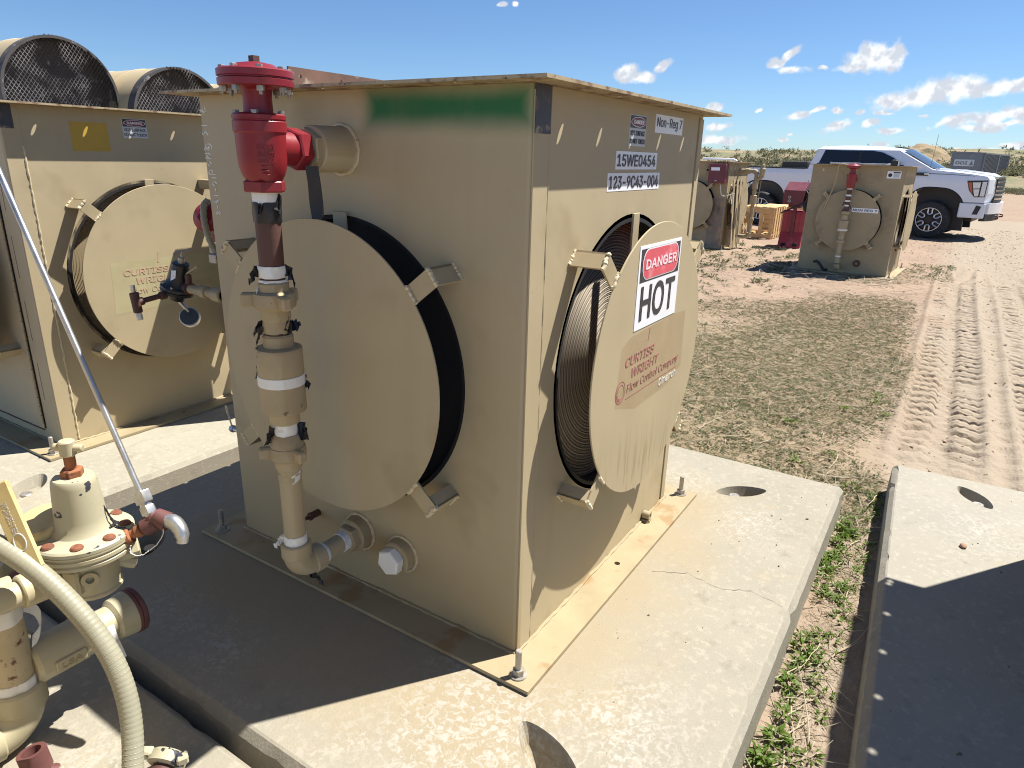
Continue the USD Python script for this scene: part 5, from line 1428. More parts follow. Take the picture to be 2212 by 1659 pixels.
# loose fittings on the near slab
q0 = pxd(78, 1640, 1.60)
FT = thing('pipe_tee_fitting', 'dark brown open pipe tee lying at the bottom left edge', 'pipe fitting', (q0[0], q0[1], SLAB_TOP))
zt_ = q0[2] - SLAB_TOP
obj('tee_body', [ring(.021, .031, .05, 28, (0, 0, zt_ - .03), (-.05, .25, 1)), lathe([(0, .024), (.05, .030), (.06, .030)], 24, (0, 0, zt_ - .085), (-.05, .25, 1)), rcyl((0, 0, zt_ - .06), (.10, -.02, zt_ - .10), .027, 22)], M['maroon'], FT)
obj('tee_bore', lathe([(0, .0212), (.001, .0212)], 24, (0, 0, zt_ - .024), (-.05, .25, 1)), M['rust_plate'], FT)
obj('tee_leg', cyl((0.0, -.015, 0), (0, -.008, zt_ - .06), .022, 18), M['maroon'], FT)
q1 = pxd(363, 1640, 1.62)
UN = thing('wing_union', 'red pipe with a chipped cream wing nut at the bottom edge', 'pipe union', (q1[0], q1[1], SLAB_TOP))
zu = q1[2] - SLAB_TOP
ua = np.array([.80, .40, .42]); ua /= np.linalg.norm(ua)
uo = np.array([0, 0, zu])
obj('wing_nut', [lathe([(-.016, .036), (-.012, .044), (.010, .044), (.016, .036)], 28, uo, ua)] + [place(cbox(-.012, .014, -.013, .013, -.011, .011, .004), uo + (frame(ua)[0] * math.cos(a) + frame(ua)[1] * math.sin(a)) * .050, rz=a) for a in (.6, 2.7, 4.8)], M['chipped'], UN)
obj('red_pipe', [rcyl(uo - ua * .16, uo - ua * .01, .026, 22), rcyl(uo - ua * .045, uo - ua * .02, .031, 22), cyl(uo - ua * .15, np.array([(uo - ua * .15)[0], (uo - ua * .15)[1], 0]), .022, 16)], M['brown'], UN)

# ------------------------------------------------------------------ the white pickup
M['cabin_dark'] = mat('dark_tinted_window', (.012, .013, .015), .06, var=.05, spec=.6)
M['screen'] = mat('windscreen', (.05, .065, .08), .05, var=.05, spec=.9)
TK = thing('pickup_truck', 'white four-door pickup truck parked side-on behind the heaters', 'pickup truck', (17.60, -.22, GZ), -97)
TW = 2.02                                             # width; local x forward, near side at y = 0, far side y = TW


def side_poly(pts, y0, y1):
    P = np.array(pts, float); a = (P[:, 0] * np.roll(P[:, 1], -1) - P[:, 1] * np.roll(P[:, 0], -1)).sum()
    return m3.Manifold.extrude(m3.CrossSection([[tuple(q) for q in (P if a > 0 else P[::-1])]]), y1 - y0).rotate((90, 0, 0)).translate((0, y1, 0))


def arch(cx, gr=0.0):
    return [(cx + a * (1 + gr), z + gr * .3) for a, z in ((.66, .2), (.62, .70), (.585, .875), (.48, 1.01), (.30, 1.115), (.0, 1.145), (-.28, 1.12), (-.44, 1.01), (-.56, .85), (-.62, .60), (-.66, .2))][::-1]


low = [(-5.30, .62), (-3.4, .50), (-3.3, .44), (-.7, .44), (.54, .52), (.56, .86), (1.00, .86), (1.04, 1.05), (1.02, 1.36), (.96, 1.425), (.60, 1.475), (.10, 1.515), (-.15, 1.535), (-.80, 1.50), (-2.93, 1.47), (-5.28, 1.47), (-5.34, 1.30)]
bodym = side_poly(low, 0, TW)
for cx in (0, -4.04):
    bodym = bodym - side_poly(arch(cx), -.1, .42) - side_poly(arch(cx), TW - .42, TW + .1)
bodym = bodym - m3.Manifold.cube((2.05, TW - .22, .6)).translate((-5.22, .11, .95))          # the bed
# pull the sides in above the shoulder and round the nose in plan
bt_ = tm(bodym).subdivide_to_size(.16)
v = bt_.vertices.copy(); yc = v[:, 1] - TW / 2
k = 1 - .055 * np.clip((v[:, 2] - 1.36) / .15, 0, 1) - .012 * np.clip((.62 - v[:, 2]) / .2, 0, 1)
v[:, 1] = TW / 2 + yc * k
nose = np.clip((v[:, 0] - .55) / .5, 0, 1)
v[:, 0] += nose * (.17 * (1 - np.abs(yc / (TW / 2)) ** 2.2))
bt_ = trimesh.Trimesh(v, bt_.faces, process=False)
bd_ = obj('truck_body', bt_, M['car_white'], TK, smooth=22)
cabl = np.array([(-2.93, .045, 1.46), (-.10, .045, 1.52), (-2.93, TW - .045, 1.46), (-.10, TW - .045, 1.52), (-2.90, .07, 1.60), (-.30, .08, 1.62), (-2.90, TW - .07, 1.60), (-.30, TW - .08, 1.62),
                 (-2.78, .17, 1.96), (-.92, .19, 1.95), (-2.78, TW - .17, 1.96), (-.92, TW - .19, 1.95), (-2.70, .26, 2.02), (-1.02, .30, 2.01), (-2.70, TW - .26, 2.02), (-1.02, TW - .30, 2.01),
                 (-2.2, .32, 2.05), (-1.4, .34, 2.05), (-2.2, TW - .32, 2.05), (-1.4, TW - .34, 2.05), (.02, TW / 2, 1.53), (-.84, TW / 2, 1.985)])
cab_ = obj('cab', trimesh.Trimesh(cabl, process=False).convex_hull, M['car_white'], TK, smooth=24)


def side_glass(pts, y_at, nm, m, parent, t=.004):
    """a pane lying on the cab's leaning side: pts (x, z)"""
    P = [(x, y_at(z), z) for x, z in pts]
    c = sg.Polygon(pts)
    s = sheet2d(c, t); vv = s.vertices
    return obj(nm, trimesh.Trimesh(np.stack([vv[:, 0], np.array([y_at(z) for z in vv[:, 1]]) - vv[:, 2], vv[:, 1]], 1), s.faces, process=False), m, parent, smooth=False)


ya = lambda z: .068 + (z - 1.60) * (.103 / .36) - .004
side_glass([(-2.69, 1.625), (-1.30, 1.62), (-.83, 1.63), (-1.0, 1.78), (-1.27, 1.90), (-1.5, 1.935), (-2.60, 1.94)], ya, 'side_window', M['cabin_dark'], cab_)
yb = lambda z: ya(z) - .006
side_glass([(-1.72, 1.62), (-1.76, 1.62), (-1.78, 1.937), (-1.74, 1.937)], yb, 'window_pillar', M['car_black'], cab_)
side_glass([(-2.73, 1.60), (-.74, 1.605), (-.76, 1.625), (-2.73, 1.62)], yb, 'belt_moulding', M['car_black'], cab_)
ws = np.array([(-.155, .16, 1.548), (-.855, .285, 1.945), (-.155, TW - .16, 1.548), (-.855, TW - .285, 1.945)])
wn = np.cross(ws[1] - ws[0], ws[2] - ws[0]); wn /= np.linalg.norm(wn); wn *= np.sign(wn[2])
mid = np.array([(-.02, TW / 2, 1.545), (-.81, TW / 2, 1.985)])
WS = []
for a, b, in ((ws[0], ws[1]),):
    pass
rows = []
for tt in np.linspace(0, 1, 7):
    l = ws[0] + (ws[1] - ws[0]) * tt; r_ = ws[2] + (ws[3] - ws[2]) * tt; m_ = mid[0] + (mid[1] - mid[0]) * tt
    for s in np.linspace(-1, 1, 9):
        base = (l + r_) / 2 + (r_ - l) / 2 * s
        base = base + (m_ - (l + r_) / 2) * (1 - s * s)
        rows.append(base + np.array([.012, 0, .016]))
rows = np.array(rows); Fq = [(i * 9 + j, i * 9 + j + 1, (i + 1) * 9 + j + 1, (i + 1) * 9 + j) for i in range(6) for j in range(8)]
obj('windscreen', (rows, Fq), M['screen'], cab_, smooth=True)
obj('roof_marker', [cbox(-1.06 - .02, -1.0, y, y + .1, 2.02, 2.045, .008) for y in (.45, .8, 1.0, 1.2, 1.5)], M['car_black'], cab_)
for (x, z0, z1) in ((-1.78, .52, 1.60), (-.62, .56, 1.58), (-2.86, .62, 1.44)):
    obj('door_seam', box(x, x + .012, -.0015, .002, z0, z1 - .25), M['car_black'], bd_)
for x in (-2.62, -1.55):
    obj('door_handle', cbox(x, x + .22, -.035, -.005, 1.30, 1.335, .008), M['car_white'], bd_)
mr = obj('door_mirror', cbox(-.97, -.82, -.30, -.06, 1.57, 1.75, .04), M['car_black'], TK)
obj('mirror_arm', [cyl((-.88, -.10, 1.66), (-.84, .08, 1.60), .02, 10), cyl((-.88, -.10, 1.74), (-.84, .08, 1.66), .016, 10)], M['car_black'], mr)
obj('mirror_cap', cbox(-.82, -.80, -.27, -.10, 1.60, 1.72, .008), M['chrome'], mr)
obj('hood_vent', cbox(-.52, -.20, -.006, .02, 1.40, 1.47, .004), M['car_black'], bd_)
obj('vent_badge', cbox(-.28, -.18, -.012, .0, 1.425, 1.455, .003), M['chrome'], bd_)
obj('hood_crease', [tube([(x, y, z) for x, z, y in ((-.35, 1.545, .28), (.3, 1.545, .26), (.9, 1.475, .30))], .014, 8), tube([(x, TW - y, z) for x, z, y in ((-.35, 1.545, .28), (.3, 1.545, .26), (.9, 1.475, .30))], .014, 8)], M['car_white'], bd_)
hb_ = trimesh.Trimesh(np.array([(-.1, .42, 1.52), (1.05, .48, 1.44), (-.1, TW - .42, 1.52), (1.05, TW - .48, 1.44), (-.1, .52, 1.575), (.95, .58, 1.49), (-.1, TW - .52, 1.575), (.95, TW - .58, 1.49)]), process=False).convex_hull
obj('hood_bulge', hb_, M['car_white'], bd_, smooth=20)
obj('hood_shut_line', tube([(-.35, -.001 + .03, 1.452), (.2, .030, 1.446), (.7, .028, 1.425), (.98, .03, 1.385)], .006, 6), M['car_black'], bd_)
obj('rocker_trim', cbox(-3.30, -.70, -.012, .03, .43, .50, .006), M['car_black'], bd_)
obj('body_crease', tube([(-3.2, .0, 1.02), (-.75, .0, 1.04)], .010, 6), M['car_white'], bd_)
# wheels
def wheel(x, y, side):
    wr = obj('wheel', lathe([(.0, .27), (.005, .33), (.02, .395), (.045, .42), (.09, .428), (.21, .428), (.25, .418), (.27, .39), (.285, .30), (.285, .27)], 56, (x, y, .425), (0, side, 0), close=False), M['tyre'], TK, label=None)
    o_ = -.0 * side
    P = lambda d, r, a: np.array([x + r * math.cos(a), y + side * d, .425 + r * math.sin(a)])
    obj('rim_barrel', [lathe([(.03, .001), (.03, .10), (.055, .12), (.06, .235), (.02, .262), (.012, .275), (.16, .275), (.16, .001)], 48, (x, y, .425), (0, side, 0), close=False)], M['rim_dark'], wr)
    obj('rim_lip', ring(.258, .272, .018, 56, (x, y + side * .006, .425), (0, side, 0)), M['rim_bright'], wr)
    for k in range(6):
        a = k * PI / 3 + PI / 6
        U = [P(.022, .255, a - .20), P(.022, .20, a - .22), P(.024, .145, a - .26), P(.026, .118, a), P(.024, .145, a + .26), P(.022, .20, a + .22), P(.022, .255, a + .20)]
        obj('spoke', tube(spline(U, 22), .0165, 8), M['rim_bright'], wr)
    obj('hub_cap', rcyl((x, y + side * .015, .425), (x, y + side * .045, .425), .085, 28, .01), M['rim_dark'], wr)


wheel(0, .005, 1); wheel(-4.04, .005, 1); wheel(0, TW - .005, -1); wheel(-4.04, TW - .005, -1)
obj('arch_liner', [side_poly(arch(cx), .30, .40) for cx in (0, -4.04)] + [side_poly(arch(cx), TW - .40, TW - .30) for cx in (0, -4.04)], M['car_black'], TK)
for cx in (0, -4.04):
    A_ = np.array(arch(cx)[1:-1])
    obj('arch_trim', tube([(x, .012, z) for x, z in spline(A_, 30)], .022, 6), M['car_black'], TK)
obj('chassis', [cbox(-5.1, .8, .45, TW - .45, .40, .62, .02), cyl((0, .2, .42), (0, TW - .2, .42), .06, 12), cyl((-4.04, .2, .42), (-4.04, TW - .2, .42), .07, 12)], M['car_black'], TK)
obj('bed_cover', [cbox(-3.62, -2.97, .12, TW - .12, 1.475, 1.64, .01), cbox(-5.26, -3.0, .03, .10, 1.468, 1.50, .008), cbox(-5.26, -3.0, TW - .10, TW - .03, 1.468, 1.50, .008)], M['car_black'], TK)
obj('toolbox_lid', cbox(-3.60, -2.99, .14, TW - .14, 1.642, 1.652, .003), M['steel'], TK)


def nx(y):   # how far the rounded nose reaches at y
    return .17 * (1 - abs((y - TW / 2) / (TW / 2)) ** 2.2)


def strip(y0, y1, x, z0, z1, d, nm, m, parent, n=14):
    """a bar that follows the rounded nose"""
    ys = np.linspace(y0, y1, n); V = []
    for y in ys:
        for dx in (-.05, d):
            for z in (z0, z1):
                V.append((x + nx(y) + dx, y, z))
    F = []
    for i in range(n - 1):
        a = i * 4; b = a + 4
        F += [(a + 2, a + 3, b + 3, b + 2), (a + 1, a, b, b + 1), (a + 3, a + 1, b + 1, b + 3), (a, a + 2, b + 2, b)]
    F += [(0, 1, 3, 2), ((n - 1) * 4, (n - 1) * 4 + 2, (n - 1) * 4 + 3, (n - 1) * 4 + 1)]
    return obj(nm, (np.array(V), F), m, parent, smooth=30)


gr = strip(.34, TW - .34, 1.03, .87, 1.40, .012, 'grille', M['car_black'], TK)
for z in (.93, 1.02, 1.11, 1.20, 1.29):
    strip(.36, TW - .36, 1.03, z, z + .028, .04, 'grille_bar', M['chrome'], gr)
strip(.33, TW - .33, 1.02, 1.375, 1.42, .03, 'grille_bar', M['chrome'], gr)
for (y0, y1) in ((.03, .33), (TW - .33, TW - .03)):
    hl = strip(y0, y1, .985, .985, 1.345, .016, 'headlight', M['car_black'], TK)
    for (z0, z1) in ((1.17, 1.30), (1.02, 1.13)):
        strip(y0 + .07, y1 - .02, .99, z0, z1, .020, 'lamp_lens', M['chrome'], hl)
lampp = [(.60, 1.325), (1.0, 1.345), (1.0, .985), (.80, .975), (.67, 1.12)]
lh = obj('headlight_housing', tm(side_poly(lampp[::-1], -.004, .03)), M['car_black'], TK, smooth=20)
obj('side_marker', tm(side_poly([(.625, 1.285), (.70, 1.29), (.75, 1.05), (.69, 1.12)][::-1], -.008, .02)), M['amber'], lh)
for (p_) in ([(.715, 1.29), (.87, 1.30), (.87, 1.17), (.745, 1.16)], [(.75, 1.145), (.87, 1.15), (.87, 1.0), (.80, .995)], [(.90, 1.31), (.985, 1.315), (.985, 1.0), (.90, 1.0)]):
    obj('lamp_lens', tm(side_poly(p_[::-1], -.009, .02)), M['rim_bright'], lh)
obj('front_bumper', [cbox(.55, 1.06, -.012, .12, .52, .85, .02), cbox(.55, 1.06, TW - .12, TW + .012, .52, .85, .02)], M['car_white'], TK)
bm = strip(.05, TW - .05, 1.05, .62, .855, .05, 'bumper_beam', M['car_white'], TK)
strip(.06, TW - .06, 1.0, .46, .63, .06, 'lower_valance', M['car_black'], TK)
obj('fog_lamp_pocket', tm(side_poly([(.83, .60), (.93, .60), (.98, .78), (.88, .80)][::-1], -.018, .01)), M['car_black'], TK)
for y in (.5, TW - .56):
    obj('tow_hook', tube([(1.22, y, .57), (1.29, y, .56), (1.29, y, .52), (1.22, y, .51)], .016, 8), M['maroon'], TK)
obj('whip_aerial', tube([(-.2, .1, 1.5), (-.17, .1, 2.3)], .004, 6), M['car_black'], TK)

# ------------------------------------------------------------------ far ground: low hills, heaps, container, scrub
def hills():
    az = np.radians(np.linspace(-75, 100, 420)); rr = np.r_[np.linspace(54, 130, 40), np.linspace(136, 420, 16)]
    A, R = np.meshgrid(az, rr, indexing='ij')
    X, Y = CAM[0] + R * np.cos(A), CAM[1] + R * np.sin(A)
    P = np.stack([X, Y, 0 * X], -1)
    s = np.clip((R - 62 - 14 * meshkit.fbm(P * .02, 2, 5)) / 52, 0, 1); s = s * s * (3 - 2 * s)
    Z = s * (3.9 + 2.0 * (meshkit.fbm(P * .018, 3, 2) - .35)) + (meshkit.fbm(P * .12, 4, 7) - .5) * 1.0 * s
    Z = np.where(R > 130, Z * np.clip(1 - (R - 130) / 260, .2, 1), Z) - .28 + .1 * s
    n, m = X.shape; idx = np.arange(n * m).reshape(n, m)
    F = np.stack([idx[:-1, :-1], idx[:-1, 1:], idx[1:, 1:], idx[1:, :-1]], -1).reshape(-1, 4)
    global HILL
    HILL = (az, rr, GZ + Z)
    structure('hills', (np.stack([X, Y, GZ + Z], -1).reshape(-1, 3), F), M['hill'], smooth=True)


hills()


def hill_z(a, r):
    from scipy.interpolate import RegularGridInterpolator
    return RegularGridInterpolator(HILL[:2], HILL[2], bounds_error=False, fill_value=GZ)(np.stack([a, r], -1))


def heap(name, label, cat_, c, rx, ry, h, m, seed, kind=None):
    g = np.linspace(-1, 1, 60); Xg, Yg = np.meshgrid(g, g, indexing='ij')
    P = np.stack([Xg * rx, Yg * ry, 0 * Xg], -1)
    d = np.hypot(Xg, Yg)
    Z = h * np.clip(1 - d ** 1.6, -.25, 1) * (.75 + .5 * meshkit.fbm(P * .22 + seed, 4, seed)) + (meshkit.fbm(P * .7, 4, seed + 1) - .5) * h * .22
    idx = np.arange(3600).reshape(60, 60)
    F = np.stack([idx[:-1, :-1], idx[1:, :-1], idx[1:, 1:], idx[:-1, 1:]], -1).reshape(-1, 4)
    o = obj(name, (np.stack([Xg * rx + c[0], Yg * ry + c[1], Z + GZ - .02], -1).reshape(-1, 3), F), m, None, smooth=True)
    return tag(o, label, cat_) if kind is None else tag(o, None, None, None, kind)


def surv(x, y, d):
    q = pxd(x, y, d); return np.array([q[0], q[1]])


a0_ = surv(1985, 350, 78)
heap('spoil_heap', 'tan earth mound behind the hood of the white pickup', 'earth mound', a0_ + [2, 0], 9, 5.2, 4.3, M['spoil'], 4)
a1_ = surv(2240, 380, 66)
heap('gravel_heap', 'low dark gravel heap at the far right edge', 'gravel heap', a1_, 4.5, 3.6, 1.25, M['gravel_heap'], 9)


def zE(a, b):
    return ((3500 + a / 3.949) / 1.8228, (540 + b / 3.949) / 1.8228)


cA, cB, cC = pxd(*zE(990, 225), 60), pxd(*zE(1510, 235), 60.6), pxd(*zE(1885, 280), 68.7)
ztop = (cA[2] + cB[2]) / 2 - GZ
GD = thing('waste_container', 'dark grey steel container with a GDI sign, beyond the pickup', 'container', (cA[0], cA[1], GZ))
q = np.array([cA[:2] - cA[:2], cB[:2] - cA[:2], cC[:2] - cA[:2], cC[:2] - cB[:2]])
hullp = np.array([(x, y, z) for (x, y) in q for z in (0.12, ztop)])
obj('container_shell', trimesh.Trimesh(hullp, process=False).convex_hull, M['bin_grey'], GD, smooth=10)
e_ = q[1] / np.linalg.norm(q[1]); fn = np.array([-e_[1], e_[0]]); fn = fn if fn @ (CAM[:2] - cA[:2]) > 0 else -fn
e2_ = (q[2] - q[1]) / np.linalg.norm(q[2] - q[1]); fn2 = np.array([-e2_[1], e2_[0]]); fn2 = fn2 if fn2 @ (CAM[:2] - cA[:2]) > 0 else -fn2


def on_face(m, o, e, n_, lift):
    vv = m.vertices
    xy = o + vv[:, :1] * e + (vv[:, 2:3] + lift) * n_
    return trimesh.Trimesh(np.c_[xy, vv[:, 1]], m.faces, process=False)


Lw = np.linalg.norm(q[1]); L2 = np.linalg.norm(q[2] - q[1])
for (o, e, n_, L__) in ((q[0], e_, fn, Lw), (q[1], e2_, fn2, L2)):
    obj('corner_post', [on_face(sheet2d(sg.box(a, .1, a + .12, ztop), .05), o, e, n_, .0) for a in (0, L__ - .12)] + [on_face(sheet2d(sg.box(.12, z, L__ - .12, z + .12), .04), o, e, n_, .0) for z in (.12, ztop - .12)], M['bin_grey'], GD)
obj('side_rib', [on_face(sheet2d(sg.box(a, .24, a + .08, ztop - .12), .06), q[1], e2_, fn2, 0) for a in np.arange(.5, L2 - .3, .55)] + [on_face(sheet2d(sg.box(L2 * .52, .24, L2 * .52 + .3, ztop - .12), .09), q[1], e2_, fn2, 0)], M['bin_grey'], GD)
obj('ground_rail', [on_face(sheet2d(sg.box(0.1, 0, Lw - .1, .12), .1), q[0] - fn * .3, e_, fn, 0), on_face(sheet2d(sg.box(.1, 0, L2 - .1, .12), .1), q[1] - fn2 * .3, e2_, fn2, 0)], M['bin_grey'], GD)
sgn = obj('container_sign', on_face(sheet2d(rrect(.36, 2.42, 1.80, 2.36, .06), .03), q[0], e_, fn, .002), M['sign_grey'], GD)
obj('lettering', on_face(text('GDI', .50, 1.74, 1.94, 2.20, True), q[0], e_, fn, .034), M['ink'], sgn, smooth=False)
obj('sign_emblem', on_face(sheet2d(sg.Polygon([(1.92, 1.88), (2.36, 1.88), (2.20, 2.28), (2.12, 2.28)]), .002), q[0], e_, fn, .034), M['bin_grey'], sgn, smooth=False)
wt_ = surv(2216, 372, 72)
WT = thing('white_tank', 'small white tank cut by the far right edge', 'tank', (wt_[0], wt_[1], GZ))
obj('tank_shell', lathe([(.25, .1), (.27, .55), (.4, .6), (1.5, .6), (1.62, .5), (1.68, .1)], 24), M['car_white'], WT)
obj('tank_skirt', ring(.45, .5, .3, 24), M['bin_grey'], WT)


# ------------------------------------------------------------------ plants
def leaves(base, dirs, length, width, curl=.25, g=RNG):
    """four-corner leaves folded along the rib. base, dirs: n x 3"""
    n = len(base)
    d = dirs / np.linalg.norm(dirs, axis=1)[:, None]
    s = np.cross(d, np.array([0, 0, 1.0]) + g.normal(0, .25, (n, 3))); s /= np.linalg.norm(s, axis=1)[:, None] + 1e-9
    nn = np.cross(s, d)
    L = length[:, None]; w = width[:, None]
    mid = base + d * L * .45
    V = np.stack([base, mid + s * w * .5 + nn * w * .12, base + d * L - nn * L * curl, mid - s * w * .5 + nn * w * .12, mid - nn * L * curl * .15], 1).reshape(-1, 3)
    i = np.arange(n)[:, None] * 5
    F = np.concatenate([i + [0, 4, 1], i + [1, 4, 2], i + [2, 4, 3], i + [3, 4, 0]])
    return V, F


def blades(base, dirs, length, width, g=RNG):
    n = len(base)
    d = dirs / np.linalg.norm(dirs, axis=1)[:, None]
    s = np.cross(d, g.normal(0, 1, (n, 3))); s /= np.linalg.norm(s, axis=1)[:, None] + 1e-9
    L = length[:, None]; w = width[:, None]
    bend = g.normal(0, .18, (n, 3)) * L
    V = np.stack([base - s * w * .5, base + s * w * .5, base + d * L * .55 + bend + s * w * .35, base + d * L * .55 + bend - s * w * .35, base + d * L], 1).reshape(-1, 3)
    i = np.arange(n)[:, None] * 5
    F = np.concatenate([i + [0, 1, 2], i + [0, 2, 3], i + [3, 2, 4]])
    return V, F


def stuff(name, vf, m, label=None):
    return tag(obj(name, vf, m, None, smooth=False), None, None, None, 'stuff')


def blocked(x, y):
    """under a slab or a base plate"""
    b = (x > -.66) & (x < 1.86) & (y > -.67) & (y < 1.87)
    b |= (x > 10.0) & (x < 11.43) & (y > -.16) & (y < 1.3)
    b |= (x > -.3) & (x < 2.32 - (y + .8) * .03) & (y < -.80 + (x - 2.28) * .056) & (y > -3.4)
    b |= (x > 11.5) & (x < 12.95) & (y > 2.74) & (y < 4.2)
    return b


# dry grass and stalks in the yard beyond the slab
def yard(n, g, xr=(1.7, 11.5), yr=(-.78, 3.4)):
    x = xr[0] + (xr[1] - xr[0]) * g.random(n) ** 1.25; y = yr[0] + (yr[1] - yr[0]) * g.random(n)
    P = np.stack([x, y, 0 * x], -1)
    dens = meshkit.fbm(P * .9, 3, 31) + .30 * np.exp(-((x - 4.2) / 2.6) ** 2) - .34 * np.clip((x - 5.0) / 2.5, 0, 1) * np.clip((y - .2) / .9, 0, 1) - .12 * np.clip((x - 6) / 3, 0, 1)
    dens = dens - .35 * np.clip((-.55 - y) / .2, 0, 1) * np.clip((x - 2.4) / .5, 0, 1)
    vis = y < .36 * (x + 1.43) - .5
    k = (g.random(n) < np.clip((dens - .36) * 2.6, 0, 1)) & ~blocked(x, y) & vis
    return x[k], y[k]


g1 = np.random.default_rng(71)
x, y = yard(360000, g1)
z = ground_z(x, y)
ang_ = g1.random(len(x)) * 2 * PI; lift = np.abs(g1.normal(.18, .22, len(x)))
stuff('dry_grass', blades(np.c_[x, y, z - .002], np.c_[np.cos(ang_), np.sin(ang_), lift], .018 + .055 * g1.random(len(x)) ** 2, .0016 + .0022 * g1.random(len(x)), g1), M['straw'])
x, y = yard(36000, g1)
z = ground_z(x, y); rep = 6
B0 = np.repeat(np.c_[x, y, z], rep, 0) + g1.normal(0, .012, (len(x) * rep, 3)) * [1, 1, .2]
a = g1.random(len(B0)) * 2 * PI
stuff('ground_weeds', leaves(B0, np.c_[np.cos(a), np.sin(a), .25 + .5 * g1.random(len(a))], .008 + .016 * g1.random(len(a)), .005 + .008 * g1.random(len(a)), .2, g1), M['leaf_dull'])


def sprig(cx, cy, n, r, hgt, L, wd, g):
    """one leafy weed: leaves on short stems"""
    a = g.random(n) * 2 * PI; q_ = np.sqrt(g.random(n)) * r
    bx_, by_ = cx + q_ * np.cos(a) * .6, cy + q_ * np.sin(a) * .6
    bz = ground_z(bx_, by_) + hgt * g.random(n) * (1 - .5 * q_ / r)
    d = np.c_[np.cos(a) + g.normal(0, .3, n), np.sin(a) + g.normal(0, .3, n), .35 + .9 * g.random(n)]
    return np.c_[bx_, by_, bz], d, L * (.5 + .8 * g.random(n)), wd * (.6 + .7 * g.random(n))


def sprigs(spec, g):
    A = [sprig(*s, g) for s in spec]
    return leaves(*[np.concatenate([q[i] for q in A]) for i in range(4)], .3, g)


# the green strip between the two slabs: one row hugging the slab's edge, thinner ones in the middle
spec = []
for xx in np.arange(-.35, 1.85, .045):
    dn = meshkit.noise(np.array([[xx * 5.0, 3.3, 0]]), 12)[0]
    if dn > .25:
        spec.append((xx + g1.normal(0, .02), -.700 + g1.normal(0, .012), int(9 + 20 * dn), .032, .02 + .06 * dn * g1.random(), .018 + .026 * g1.random() ** 1.5, .006 + .009 * g1.random()))
stuff('edge_weeds', sprigs(spec, g1), M['leaf'])
spec = []
for _ in range(95):
    xx = -.4 + 2.6 * g1.random(); yy = -.70 - .12 * g1.random() ** .8
    spec.append((xx, yy, int(6 + 10 * g1.random()), .03, .018, .022, .009))
for (xx, yy) in ((2.2, -.66), (2.55, -.5), (2.35, -.35), (3.4, -.45), (3.75, -.6), (3.5, -.72), (2.95, -.2), (3.9, -.62), (2.05, -.55)):
    spec.append((xx, yy, 16, .05, .03, .035, .014))
stuff('small_weeds', sprigs(spec, g1), M['leaf'])
# greener tufts near the heaters on the dirt
spec = []
for _ in range(120):
    xx = 8.2 + 4.6 * g1.random(); yy = .9 + 2.2 * g1.random()
    if not blocked(np.array([xx]), np.array([yy]))[0]:
        spec.append((xx, yy, int(10 + 20 * g1.random()), .09, .05, .05, .022))
for _ in range(60):
    spec.append((10.2 + 2.0 * g1.random(), -.9 + .6 * g1.random(), 14, .08, .03, .035, .014))
for _ in range(40):
    spec.append((5.2 + 3 * g1.random(), .9 + 1.3 * g1.random(), 14, .05, .02, .04, .012))
stuff('green_tufts', sprigs(spec, g1), M['leaf_dull'])


def twigs(n, xr, yr, g, lmin, lmax, r, cond=None):
    out = []
    while len(out) < n:
        xx, yy = xr[0] + (xr[1] - xr[0]) * g.random(), yr[0] + (yr[1] - yr[0]) * g.random()
        if blocked(np.array([xx]), np.array([yy]))[0] or (cond and not cond(xx, yy)):
            continue
        L = lmin + (lmax - lmin) * g.random() ** 1.6; a = g.random() * 2 * PI; zz = ground_z(xx, yy)[0]
        P = [np.array([xx, yy, zz + .004])]; d = np.array([math.cos(a), math.sin(a), .12])
        for k in range(5):
            d = d + g.normal(0, .14, 3) * [1, 1, .5]; d /= np.linalg.norm(d)
            q = P[-1] + d * L / 5; q[2] = max(q[2], zz + .003); P.append(q)
        R = r * (.6 + .8 * g.random())
        out.append(tube(P, np.linspace(R, R * .45, 6), 4, False))
        if g.random() < .6:
            k = g.integers(1, 4); d2 = d + g.normal(0, .8, 3); d2[2] = abs(d2[2]) * .4; d2 /= np.linalg.norm(d2)
            out.append(tube([P[k], P[k] + d2 * L * .2, P[k] + d2 * L * .38 + [0, 0, .01]], [R * .7, R * .55, R * .35], 4, False))
    return cat(out)


vis_ = lambda x, y: y < .33 * (x + 1.43) - .75
stuff('dead_stalks', cat([twigs(620, (1.9, 5.2), (-.72, 1.1), g1, .08, .36, .0017, vis_), twigs(160, (5, 9.8), (-.7, 2.2), g1, .10, .4, .0024, vis_), twigs(70, (9.0, 10.2), (-.2, 1.6), g1, .1, .45, .006)]), M['twig'])
stuff('dead_twigs', cat([twigs(190, (-.3, 2.0), (-.80, -.665), g1, .05, .26, .0022), twigs(60, (1.9, 2.4), (-.8, -.5), g1, .06, .3, .0024)]), M['twig'])
